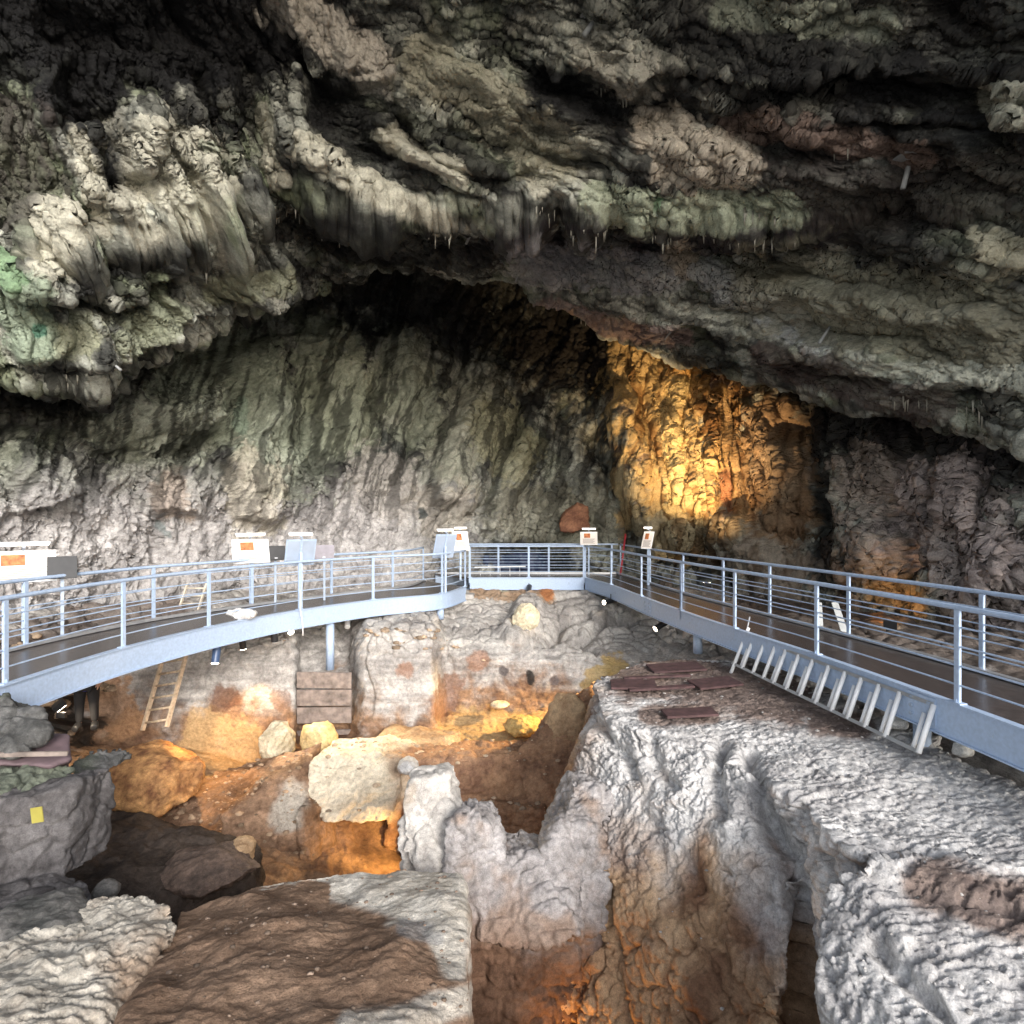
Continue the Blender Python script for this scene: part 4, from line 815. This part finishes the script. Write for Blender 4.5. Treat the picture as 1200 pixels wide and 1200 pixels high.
# bolted splice plates on the right beam
for (bx, by, cols_) in ((3.55, 15.0, 2), (5.03, 7.05, 2)):
    i = int(np.argmin(((wri - np.array((bx, by))) ** 2).sum(1))); tt = wri[i + 1] - wri[i - 1]; tt /= np.linalg.norm(tt); nn = np.array([tt[1], -tt[0]])
    if nn[0] > 0: nn = -nn
    ctr = v3(wri[i] + nn * .02, -.2); off = -np.array(wr.location)
    pl = MB().box(ctr, (.42, .016, .34), rotm((tt[0], tt[1], 0))).build('splice_plate', M_STEEL, wr, bevel=.003); pl.location = tuple(off)
    for a in (-.13, .13):
        for z in (-.1, 0, .1):
            c0 = ctr + v3(tt * a, z); MB().tube([c0, c0 + v3(nn * .035)], .024, 6).build('bolt', M_STEELG, pl)

# ================================================================== INFORMATION STANDS
def stand(px, py, Z, wpx, hpx, label, yaw, back=False, lit=True, base_z=0., tilt=24):
    s_ = Z / F; W_, H_ = wpx * s_, hpx * s_ / math.cos(R(tilt))
    root = empty('information_stand', P(px, py, Z), label, 'information stand', 'information stands along the walkways', R(yaw))
    sg = -1 if not back else 1           # which way the board faces (local -y is to the camera)
    n = np.array([0, sg * math.cos(R(tilt)), math.sin(R(tilt))]); up = np.cross(n, (1, 0, 0)); up = up if up[2] > 0 else -up
    M = np.stack([np.array([1., 0, 0]), n, up], 1)
    MB().box((0, 0, 0), (W_, .03, H_), M).build('board', M_STEEL if back else M_WHITE, root, bevel=.004)
    ps = MB().box(n * .018, (W_ * .95, .004, H_ * .94), M).build('printed_sheet', M_PAPER, root)
    MB().box(n * .022 + up * H_ * .2 + np.array((-W_ * (.1 if wpx < 60 else .16), 0, 0)), (W_ * .36, .003, H_ * .34), M).build('photo', M_PHOTO, ps)
    tx = MB()
    for k in range(7):
        tx.box(n * .022 + up * (-H_ * .05 - k * H_ * .055) + np.array((-W_ * .02 * (k % 3), 0, 0)), (W_ * (.72 - .06 * (k % 3)), .003, H_ * .022), M)
    tx.build('text_lines', M_INK, ps)
    lp = up * (H_ * .5 + .08) + n * .14
    bar = MB().box(lp, (W_ * .82, .06, .05), M).build('lamp_bar', M_WHITE, root, bevel=.01)
    if lit: MB().box(lp - up * .028, (W_ * .76, .045, .006), M).build('lamp_tube', M_BAR, bar)
    MB().box(up * (H_ * .5 + .03) + n * .05, (.04, .16, .03), M).build('lamp_arm', M_STEELG, root)
    dz = P(px, py, Z)[2]
    MB().box((0, -n[1] * .05, -(dz - base_z) / 2), (.06, .05, dz - base_z - .02)).build('post', M_STEEL, root)
    if back:
        MB().box(-n * .02, (W_ * .9, .008, H_ * .9), M).build('back_panel', M_STEELG, root)
        MB().box(-n * .03, (.05, .02, H_), M).build('back_rib', M_STEEL, root)
    return root
stand(28, 664, 9.9, 60, 36, 'large bright information stand with a small orange photo at the left edge of the walkway', 42, lit=True)
stand(294, 646, 13.9, 40, 27, 'bright white information stand with an orange photo midway along the left walkway', 34)
stand(352, 647, 13.35, 34, 30, 'blue-backed information stand turned away, midway along the left walkway', 34, back=True)
stand(521, 640, 16.3, 26, 28, 'blue-backed information stand turned away, at the far end of the left walkway', 30, back=True)
stand(540, 634, 19.4, 19, 22, 'small bright information stand at the left corner of the far walkway', 22)
stand(690, 631, 21.2, 20, 15, 'small bright information stand at the right corner of the far walkway', -6)
stand(759, 633, 17.9, 13, 20, 'narrow bright information stand on the far part of the right walkway', -40)
def board(px, py, Z, wpx, hpx, label, yaw, mat, base_z=0.):
    s_ = Z / F; W_, H_ = wpx * s_, hpx * s_ * 1.08; root = empty('dark_board', P(px, py, Z), label, 'display board', 'dark display boards', R(yaw))
    n = np.array([0, -math.cos(R(22)), math.sin(R(22))]); up = np.cross(n, (1, 0, 0)); up = up if up[2] > 0 else -up; M = np.stack([np.array([1., 0, 0]), n, up], 1)
    MB().box((0, 0, 0), (W_, .03, H_), M).build('panel', mat, root, bevel=.004)
    MB().box(n * .02 - up * H_ * .38, (W_ * .14, .012, H_ * .07), M).build('clip', M_ALU, root)
    dz = P(px, py, Z)[2]; MB().box((0, .05, -(dz - base_z) / 2), (.05, .04, dz - base_z - .04)).build('post', M_STEELG, root)
board(73, 665, 10.2, 28, 25, 'charcoal display board right of the large stand at the left edge', 38, M_BOARDD)
board(323, 648, 14.2, 22, 16, 'charcoal display board between the white and the blue-backed stand', 32, M_BOARDD)
board(380, 647, 14.6, 22, 16, 'mauve-grey display board right of the midway blue-backed stand', 14, simple('mauve_board', (.26, .24, .27), .5))

# ================================================================== SPOTLIGHTS
def spot(px, py, Z, aim, label, L=.34, r=.055, lit=False, col=(1, .62, .26), energy=0, size=50, mat=None, blend=.5):
    """lamp hung under a beam: lens centre at (px, py, Z), pointing at world point aim"""
    c0 = P(px, py, Z); d = np.array(aim, float) - c0; d /= np.linalg.norm(d); L *= 1.5; r *= 1.3
    root = empty('spotlight', c0, label, 'spotlight', 'spotlights hung under the walkways')
    body = MB().tube([-d * L, -d * L * .98, -d * .02, d * .0], r, 14).build('body', mat or M_BLACK, root, True)
    MB().tube([d * .002, d * .012], r * .88, 14).build('lens', M_LENS if lit else M_LENSO, root)
    MB().tube([-d * L * .55, -d * L * .55 + np.array((0, 0, .22))], .014, 6).build('bracket', M_BLACK, root)
    MB().box(-d * L * .55 + np.array((0, 0, .05)), (.16, .03, .03)).build('yoke', M_BLACK, root)
    if energy:
        ld = bpy.data.lights.new('lamp', 'SPOT'); ld.energy = energy; ld.color = col; ld.spot_size = R(size); ld.spot_blend = blend; ld.shadow_soft_size = .05
        lo = bpy.data.objects.new('lamp', ld); COL.objects.link(lo); lo.parent = root
        from mathutils import Vector
        lo.location = tuple(d * .03); lo.rotation_euler = Vector(tuple(d)).to_track_quat('-Z', 'Y').to_euler()
    return root
WARM = (1, .58, .20); AMB = (1, .45, .10)
spot(252, 777, 11.6, P(235, 915, 10.9), 'dark blue tubular spotlight under the left beam, right of the ladder', .42, .06, True, WARM, 190, 62, M_BLUEG)
spot(285, 760, 12.9, P(300, 880, 13.4), 'black twin-headed spotlight under the middle of the left beam', .34, .055, True, WARM, 90, 60)
spot(322, 752, 12.8, P(330, 860, 13), 'short black spotlight pointing straight down beside the bright globe lamp', .3, .06)
spot(341, 741, 13.6, P(410, 890, 11.2), 'bright glowing globe lamp under the left beam near the support column', .12, .06, True, (1, .8, .52), 520, 64)
spot(494, 725, 16.0, P(430, 930, 11), 'black slanting spotlight under the far bend of the left beam', .36, .055, True, WARM, 1000, 36)
spot(457, 733, 15.4, P(460, 850, 13), 'black spotlight lying on the ledge left of the far bend', .25, .05, True, (1, .85, .7), 20, 60)
spot(407, 735, 15.0, P(400, 850, 13), 'tiny white-faced spotlight right of the white support column', .2, .055, False, mat=M_WHITE)
spot(542, 714, 18.2, P(560, 840, 14), 'white-fronted lamp in front of the grey pier at the far left corner', .2, .08, True, (1, .85, .7), 25, 70)
spot(619, 695, 19.7, P(590, 850, 13.4), 'black double spotlight under the middle of the far walkway', .34, .07, True, WARM, 3000, 28)
spot(708, 706, 17.8, P(616, 725, 15.9), 'black spotlight with pale face near the corner of the right beam', .36, .06, True, (1, .8, .55), 300, 20)
spot(768, 737, 14.5, P(580, 856, 13.2), 'black spotlight with pale face under the middle of the right beam', .36, .06, True, (1, .66, .28), 1500, 52, blend=1.)
def flood(loc, aim, label, energy, col, size, name='floodlight'):
    loc = np.array(loc, float); d = np.array(aim, float) - loc; d /= np.linalg.norm(d)
    root = empty(name, loc, label, 'floodlight', 'floodlights on the ground')
    M = rotm(np.cross(d, (0, 0, 1)) if abs(d[2]) < .95 else (1, 0, 0), d)
    MB().box(-d * .06, (.26, .2, .1), M).build('housing', M_BLACK, root, bevel=.01); MB().box(d * -.005, (.22, .16, .006), M).build('lens', M_LENS, root)
    MB().box((0, 0, -.14), (.16, .05, .1)).build('foot', M_BLACK, root)
    ld = bpy.data.lights.new('lamp', 'SPOT'); ld.energy = energy; ld.color = col; ld.spot_size = R(size); ld.spot_blend = 1.; ld.shadow_soft_size = .08
    lo = bpy.data.objects.new('lamp', ld); COL.objects.link(lo); lo.parent = root
    from mathutils import Vector
    lo.location = tuple(d * .04); lo.rotation_euler = Vector(tuple(d)).to_track_quat('-Z', 'Y').to_euler()
flood((5.9, 17.6, .1), P(805, 410, 22.6), 'floodlight on the ground aimed up at the golden flowstone', 2300, (1, .68, .34), 80)
flood((8.6, 13.2, -.3), P(1040, 690, 15.2), 'floodlight on the ground behind the right walkway', 45, (1, .5, .15), 80)
flood(P(486, 990, 10.0), P(405, 1000, 10.9), 'amber floodlight hidden in the orange nook', 70, (1, .58, .16), 110)
flood((.05, 5.75, -4.2), (1.3, 6.5, -3.4), 'amber floodlight standing at the bottom of the narrow trench', 50, AMB, 110)
flood(P(72, 829, 10.7), P(130, 880, 11.2), 'small glowing work lamp held up beside the person under the left walkway', 60, (1, .8, .55), 120, 'work_lamp')

# ================================================================== LADDERS
def ladder(name, label, a, b, wvec, nr, r, mat, rungmat=None, rr=None, flat=False):
    """rails from a to b, the second one moved by wvec; nr rungs"""
    a, b, wv_ = (np.array(q, float) for q in (a, b, wvec)); root = empty(name, a, label, 'ladder')
    d = b - a; ex = d / np.linalg.norm(d)
    for o in (np.zeros(3), wv_):
        MB().box(o + d / 2, (np.linalg.norm(d), r * 1.2, r * 2.2), rotm(ex, np.cross(ex, wv_))).build('rail', mat, root, bevel=.004)
    for k in range(nr):
        q = d * (k + .6) / (nr + .2); MB().tube([q, q + wv_], rr or r * .6, 8).build('rung', rungmat or mat, root, True)
    return root
a = P(167, 856, 12.5); b = P(193, 764, 13.2)
ladder('wooden_ladder', 'wooden ladder leaning in the pit under the left walkway', a, b + (b - a) * .1, P(190, 852, 12.4) - a + np.array((.1, 0, 0)), 7, .042, M_WOOD, rr=.024)
a = P(207, 722, 15.2); b = P(220, 684, 15.6)
ladder('wooden_ladder', 'pale wooden ladder behind the left walkway railing leaning on the rocks', a, b, P(230, 722, 15.2) - a, 4, .035, simple('pale_wood', (.62, .55, .45), .7, 0, .2, 10))
a = P(556, 672, 21.0); b = P(616, 671, 21.0)
ladder('ladder', 'grey ladder lying on its side behind the far walkway railing', a - np.array((0, 0, .2)), b - np.array((0, 0, .2)), np.array((0, .05, .42)), 5, .025, M_ALU)
# the long ladder on its side against the right beam
a3 = np.array([4.12, 10.75, -.60]); b3 = np.array([4.83, 6.35, -.62])
rg = empty('aluminium_ladder', a3, 'long aluminium ladder lying on its side against the right beam, white rungs upright', 'ladder')
wv_ = np.array([.25, .10, .52]); d = b3 - a3; ex = d / np.linalg.norm(d)
for o in (np.zeros(3), wv_): MB().box(o + d * .44, (np.linalg.norm(d) * .92, .03, .045), rotm(ex, wv_)).build('rail', M_ALU, rg, bevel=.004)
tt = [0.0, .06, .135, .205, .27, .345, .42, .50, .575, .645, .715, .79, .90]
for k, t_ in enumerate(tt):
    q = d * t_; e = wv_ * (1.25 if k == 0 else 1.0)
    MB().tube([q - e * (.25 if k == 0 else 0.02), q + e], .031, 8).build('rung', M_WHITE, rg, True)
    if k in (1, 4, 5, 6, 7, 8, 9, 10, 11, 12):
        q2 = q + ex * -.11 + np.array((.03, .02, -.03)); MB().tube([q2, q2 + wv_ * .8], .024, 8).build('rung', M_WHITE, rg, True)
MB().tube([wv_ + d * .0, wv_ * 1.6 + d * -.02], .012, 6).build('tie_wire', M_ALU, rg)
# two pale boards leaning behind the right walkway
for k, (x0, x1) in enumerate(((962, 976), (986, 980))):
    a = P(x0 if k == 0 else 990, 742, 11.6); b = P(960 if k == 0 else 978, 706, 11.9)
    o = empty('leaning_board', a, ['narrow grey board leaning behind the right railing, left of its wider twin', 'wider grey board leaning behind the right railing'][k], 'board', 'boards leaning behind the right railing')
    dd = b - a; MB().box(dd / 2, (np.linalg.norm(dd), .025, .10 + .04 * k), rotm(dd, (1, 0, 0))).build('plank', M_GREY, o, bevel=.004)

# ================================================================== OTHER OBJECTS
pw = empty('plank_wall', P(380, 858, 13.55), 'low retaining wall of three wide brown planks under the white support column', 'plank wall')
for k in range(4):
    y = 789 + k * 20.5; c0 = P(380, y + 8, 13.62 + .02 * k) - np.array(pw.location)
    MB().box(c0, (1.28, .05, .375 if k < 3 else .12), rotm((1, .02 * (k % 2), .012 * (k - 1)))).build('plank', M_WOODG, pw, bevel=.008)
pr = MB().box((0, 0, 0), (.52, .5, .62)).build('concrete_pier', simple('concrete', (.46, .44, .42), .9, 0, .2, 9, bump=.4), None, bevel=.015)
pr.location = tuple(P(546, 707, 18.6)); tag(pr, 'grey concrete pier under the far left corner of the walkways', 'pier')
# mats and boards on the right rock
zt = T + .05
for k, (x, y, wd, ln, rz, lab) in enumerate(((792, 782, 1.0, .5, 5, 'wide dark red board at the far end of the stack on the big rock'), (742, 802, .75, .45, -8, 'dark red board on the left rim of the big rock'), (775, 806, 1.1, .12, 4, 'thin dark red batten beside the left rim board'), (838, 800, .8, .45, 12, 'dark red board on the middle of the soil patch on the big rock'), (808, 835, .75, .3, 3, 'small dark red board lying alone nearest to the camera on the big rock'), (770, 793, 1.2, .08, 2, 'long thin red batten behind the left rim board'))):
    q = P(*zat(x, y, zt + .03)); o = MB().box((0, 0, 0), (wd, ln, .035)).build('red_board', M_MAT, None, bevel=.005); o.location = tuple(q); o.rotation_euler = (R(2), R(-2), R(rz)); tag(o, lab, 'board', 'red-brown boards on the big rock')
# mauve tarpaulin over a crate
V, N, Fc = remesh([[P(-60, 872, 6.9), P(30, 858, 7.3), P(80, 862, 7.2), P(82, 890, 6.9), P(60, 898, 6.7), P(-60, 893, 6.5), P(-60, 905, 7.4), P(78, 900, 7.5)]], .02, 2)
V2 = V + N * (.03 * fbm(V * np.array([2, 2, 6]), 400, 4, 1))[:, None]
tp = mesh_obj('tarpaulin', V2, Fc, M_MAUVE, None, True); tag(tp, 'mauve tarpaulin wrapped over a low heap at the left edge', 'tarpaulin')
lb = P(0, 888, 6.35); MB_ = MB().box((0, 0, 0), (1.0, .04, .05), rotm((1, .25, -.08))); bt = MB_.build('batten', M_WOODG, None, bevel=.006); bt.location = tuple(P(20, 884, 6.55)); tag(bt, 'pale wooden batten lying along the front of the mauve tarpaulin', 'batten')
tg = MB().box((0, 0, 0), (.105, .012, .15), rotm((1, .15, .1), (.1, 0, 1))).build('yellow_tag', M_YEL, None, bevel=.003); tg.location = tuple(P(43.5, 955, 5.62)); tag(tg, 'bright yellow tag fixed to the flat grey rock face', 'tag')
# blue sheet behind the far walkway
V = []; nx, nz = 40, 20
for j in range(nz + 1):
    for i in range(nx + 1):
        x = -1.9 + 3.3 * i / nx; V.append((x, 22.3 + .12 * math.sin(x * 5 + j * .2) + .05 * math.sin(x * 13), -.3 + 1.0 * j / nz + .06 * math.sin(x * 3)))
bs = mesh_obj('blue_sheet', V, grid_faces(nz + 1, nx + 1), M_TARP, None, True); sm = bs.modifiers.new('t', 'SOLIDIFY'); sm.thickness = .02; tag(bs, 'dark blue plastic sheet hung behind the far walkway', 'plastic sheet')
rp = MB().tube([P(727, 673, 18.9), P(733, 626, 19.1)], .03, 8).build('red_pole', M_RED, None, True); tag(rp, 'slim red pole leaning on the far part of the right walkway', 'pole')
cb = MB().tube([P(352, 692, 13.1), P(352, 715, 13.02), P(354, 726, 13.0), P(355, 740, 12.98), P(355, 745, 12.98)], .012, 6).build('cable', M_WHITE, None, True); tag(cb, 'thin white cable hanging over the left walkway beam', 'cable')
# plaster lump on the left deck
stone(283, 719, 12.0, 36, 14, 'white crumpled cloth lump on the edge of the left deck', cst((.72, .71, .70), (.55, .54, .53)), 330, 'cloth_lump', .5, 1, .7); bpy.data.objects['cloth_lump']['category'] = 'cloth'
# roof fittings
def rod(px0, py0, px1, py1, Z, label, r=.03, cat='steel rod', plate=False, mat=None):
    a, b = P(px0, py0, Z), P(px1, py1, Z); o = empty('roof_rod', a, label, cat, 'steel rods fixed in the cave roof'); dd = b - a
    MB().tube([-dd * .6, dd], r, 10).build('rod', mat or M_GREY, o, True)
    if plate: MB().box(-dd * .02, (.6, .45, .05), rotm((1, .2, -.1))).build('plate', M_GREY, o, bevel=.01)
    return o
def roofZ(px, py):
    q = PX(ROOF_G).reshape(-1, 2); dd = ((q - (px, py)) ** 2).sum(1); m = np.where(dd < 36)[0]
    if not len(m): m = [int(dd.argmin())]
    return float(ROOF_G.reshape(-1, 3)[m, 1].min())
for a in ((1066, 190, 1058, 221, 'grey rod with a dark plate hanging from the right part of the roof', .045, True), (554, 270, 546, 286, 'short bent rod at the middle of the roof lip', .03, False), (793, 380, 779, 398, 'thin steel rod slanting above the golden flowstone', .025, False),
          (968, 390, 960, 402, 'stub of pipe on the lip right of the golden flowstone', .035, False), (698, 22, 684, 42, 'pale pipe stub at the top edge of the picture', .05, True), (130, 424, 142, 434, 'short pale stick poking out of the green left lip', .025, False), (608, 320, 604, 331, 'little rod above the dark recess', .025, False)):
    rod(*a[:4], roofZ(a[2], a[3]) - .05, a[4], a[5], 'steel rod', a[6])
# soda-straw stalactites along the roof lips
proto = None; rr = random.Random(5); nst = 0
lips = [([(655, 255), (740, 262)], 11), ([(760, 265), (935, 262)], 20), ([(630, 225), (650, 232)], 6), ([(490, 262), (530, 270)], 6), ([(325, 250), (352, 262)], 6), ([(1040, 448), (1190, 458)], 14), ([(870, 235), (910, 240)], 8), ([(80, 426), (95, 428)], 3), ([(240, 310), (260, 320)], 3), ([(975, 158), (998, 155)], 2), ([(700, 108), (745, 110)], 4), ([(300, 330), (400, 302)], 8), ([(640, 400), (690, 405)], 6)]
RG = ROOF_G.reshape(-1, 3); RQ = PX(RG)
for pts, nn_ in lips:
    for k in range(nn_):
        t_ = rr.random(); px = pts[0][0] + (pts[1][0] - pts[0][0]) * t_ + rr.uniform(-3, 3); py = pts[0][1] + (pts[1][1] - pts[0][1]) * t_ + rr.uniform(-10, 2)
        m = np.where((np.abs(RQ[:, 0] - px) < 2.5) & (np.abs(RQ[:, 1] - py) < 26))[0]
        if not len(m): continue
        m = m[RG[m, 1] < RG[m, 1].min() + .9]; j = m[int(RQ[m, 1].argmax())]
        if proto is None:
            mb = MB().tube([(0, 0, .5), (0, 0, .0), (.003, 0, -.5), (.004, .003, -1)], .03, 7, .007); proto = mb.build('stalactite', simple('wet_calcite', (.26, .25, .21), .4), None, True); o = proto
        else: o = proto.copy(); COL.objects.link(o)
        o.location = tuple(RG[j] + np.array((0, -.02, .04))); s_ = rr.uniform(.08, .26) * (1.7 if rr.random() < .12 else 1); wd = rr.uniform(.6, 1.2); o.scale = (wd, wd, s_); o.rotation_euler = (0, 0, rr.uniform(0, 6))
        tag(o, 'thin pale stalactite, one of the many fringing the roof lips', 'stalactite', 'stalactites fringing the roof lips')
# ================================================================== PERSON under the left walkway
def person(loc, rz):
    J = {'pel': (0, 0, .95), 'jb': (0, 0, .72), 'wai': (0, .01, 1.1), 'che': (0, .0, 1.32), 'nec': (0, .01, 1.48), 'hd1': (0, -.02, 1.58), 'hd2': (0, -.015, 1.70),
         'hl': (-.10, 0, .90), 'kl': (-.12, -.02, .5), 'al': (-.13, .02, .1), 'tl': (-.15, -.14, .04), 'hr': (.10, 0, .90), 'kr': (.12, -.03, .5), 'ar': (.13, .01, .1), 'tr': (.16, -.15, .04),
         'sl': (-.19, .01, 1.42), 'el': (-.27, .02, 1.14), 'wl': (-.25, -.12, .92), 'pl': (-.245, -.16, .86), 'sr': (.19, .01, 1.42), 'er': (.27, .02, 1.14), 'wr': (.24, -.14, .93), 'pr': (.235, -.18, .87)}
    rad = {'pel': .145, 'jb': .16, 'wai': .135, 'che': .15, 'nec': .06, 'hd1': .085, 'hd2': .09, 'hl': .1, 'kl': .065, 'al': .045, 'tl': .04, 'hr': .1, 'kr': .065, 'ar': .045, 'tr': .04, 'sl': .075, 'el': .05, 'wl': .035, 'pl': .036, 'sr': .075, 'er': .05, 'wr': .035, 'pr': .036}
    E = [('pel', 'wai'), ('wai', 'che'), ('che', 'nec'), ('nec', 'hd1'), ('hd1', 'hd2'), ('pel', 'hl'), ('hl', 'kl'), ('kl', 'al'), ('al', 'tl'), ('pel', 'hr'), ('hr', 'kr'), ('kr', 'ar'), ('ar', 'tr'), ('che', 'sl'), ('sl', 'el'), ('el', 'wl'), ('wl', 'pl'), ('che', 'sr'), ('sr', 'er'), ('er', 'wr'), ('wr', 'pr')]
    for sd, s_ in (('l', -1), ('r', 1)):      # fingers and thumb
        p0 = J['p' + sd]
        for k in range(4):
            n1, n2 = f'f{sd}{k}a', f'f{sd}{k}b'; L_ = (.07, .08, .075, .06)[k]
            J[n1] = (p0[0] + s_ * .0, p0[1] - .028 + k * .019, p0[2] - .05); J[n2] = (p0[0] - s_ * .015, p0[1] - .03 + k * .019, p0[2] - .05 - L_ * .6); rad[n1] = .0095; rad[n2] = .008; E += [('p' + sd, n1), (n1, n2)]
        n1, n2 = f't{sd}a', f't{sd}b'; J[n1] = (p0[0] - s_ * .02, p0[1] - .045, p0[2] - .005); J[n2] = (p0[0] - s_ * .025, p0[1] - .06, p0[2] - .04); rad[n1] = .011; rad[n2] = .009; E += [('p' + sd, n1), (n1, n2)]
    def skin(nodes, edges, name, mat, parent, grow=1., sub=2):
        ks = list(nodes); me = bpy.data.meshes.new(name); me.from_pydata([J[k] for k in ks], [(ks.index(a), ks.index(b)) for a, b in edges], [])
        o = bpy.data.objects.new(name, me); COL.objects.link(o)
        o.modifiers.new('s', 'SKIN'); ss = o.modifiers.new('u', 'SUBSURF'); ss.levels = ss.render_levels = sub
        for i, k in enumerate(ks):
            v = me.skin_vertices[0].data[i]; v.radius = (rad[k] * grow, rad[k] * grow * (.8 if k in ('pel', 'wai', 'che') else 1)); v.use_root = (i == 0)
        ev = o.evaluated_get(bpy.context.evaluated_depsgraph_get()); m2 = bpy.data.meshes.new_from_object(ev); bpy.data.objects.remove(o)
        m2.materials.clear(); m2.materials.append(mat); m2.polygons.foreach_set('use_smooth', np.ones(len(m2.polygons), bool))
        o = bpy.data.objects.new(name, m2); COL.objects.link(o); o.parent = parent; return o
    SK = simple('skin', (.5, .3, .22), .6)
    root = empty('person', loc, 'person in blue jacket and dark trousers standing under the left walkway', 'person', None, rz)
    skin([k for k in J if k != 'jb'], E, 'body', SK, root)
    sub_ = lambda ns: [e for e in E if e[0] in ns and e[1] in ns]
    E.append(('pel', 'jb')); jk = ['pel', 'jb', 'wai', 'che', 'sl', 'el', 'wl', 'sr', 'er', 'wr']; skin(jk, sub_(jk), 'jacket', simple('blue_jacket', (.02, .03, .22), .8, 0, .2, 9), root, 1.16)
    tr = ['pel', 'hl', 'kl', 'al', 'hr', 'kr', 'ar']; skin(tr, sub_(tr), 'trousers', simple('dark_trousers', (.014, .014, .017), .9), root, 1.4)
    for sd in 'lr':
        t0 = J['t' + sd]; J['x' + sd] = (t0[0] * 1.05, t0[1] - .03, t0[2]); rad['x' + sd] = .045; rad['t' + sd] = .05
        skin(['a' + sd, 't' + sd, 'x' + sd], [('a' + sd, 't' + sd), ('t' + sd, 'x' + sd)], 'shoe', M_BLACK, root, 1.45)
    h = MB(); c0 = np.array(J['hd2'])
    V, N, Fc = remesh([blobhull(c0 + np.array((0, .02, .03)), (.1, .11, .09))], .015, 2); mesh_obj('hair', V, Fc, simple('dark_hair', (.03, .02, .015), .7), root, True)
    fm = MB()
    for s_ in (-1, 1): fm.tube([c0 + np.array((s_ * .033, -.088, -.03)), c0 + np.array((s_ * .033, -.098, -.03))], .011, 8)
    fm.build('eyes', M_BLACK, root); MB().tube([c0 + np.array((0, -.085, -.03)), c0 + np.array((0, -.112, -.07))], .01, 6, .016).build('nose', SK, root, True)
    MB().box(c0 + np.array((0, -.088, -.105)), (.045, .01, .01)).build('mouth', simple('lips', (.4, .15, .13), .6), root)
    for s_ in (-1, 1): MB().tube([c0 + np.array((s_ * .092, .0, -.07)), c0 + np.array((s_ * .1, .005, -.015))], .014, 6).build('ear', SK, root, True)
fz = P(102, 853, 11.3)
person((fz[0], fz[1], fz[2]), R(20))
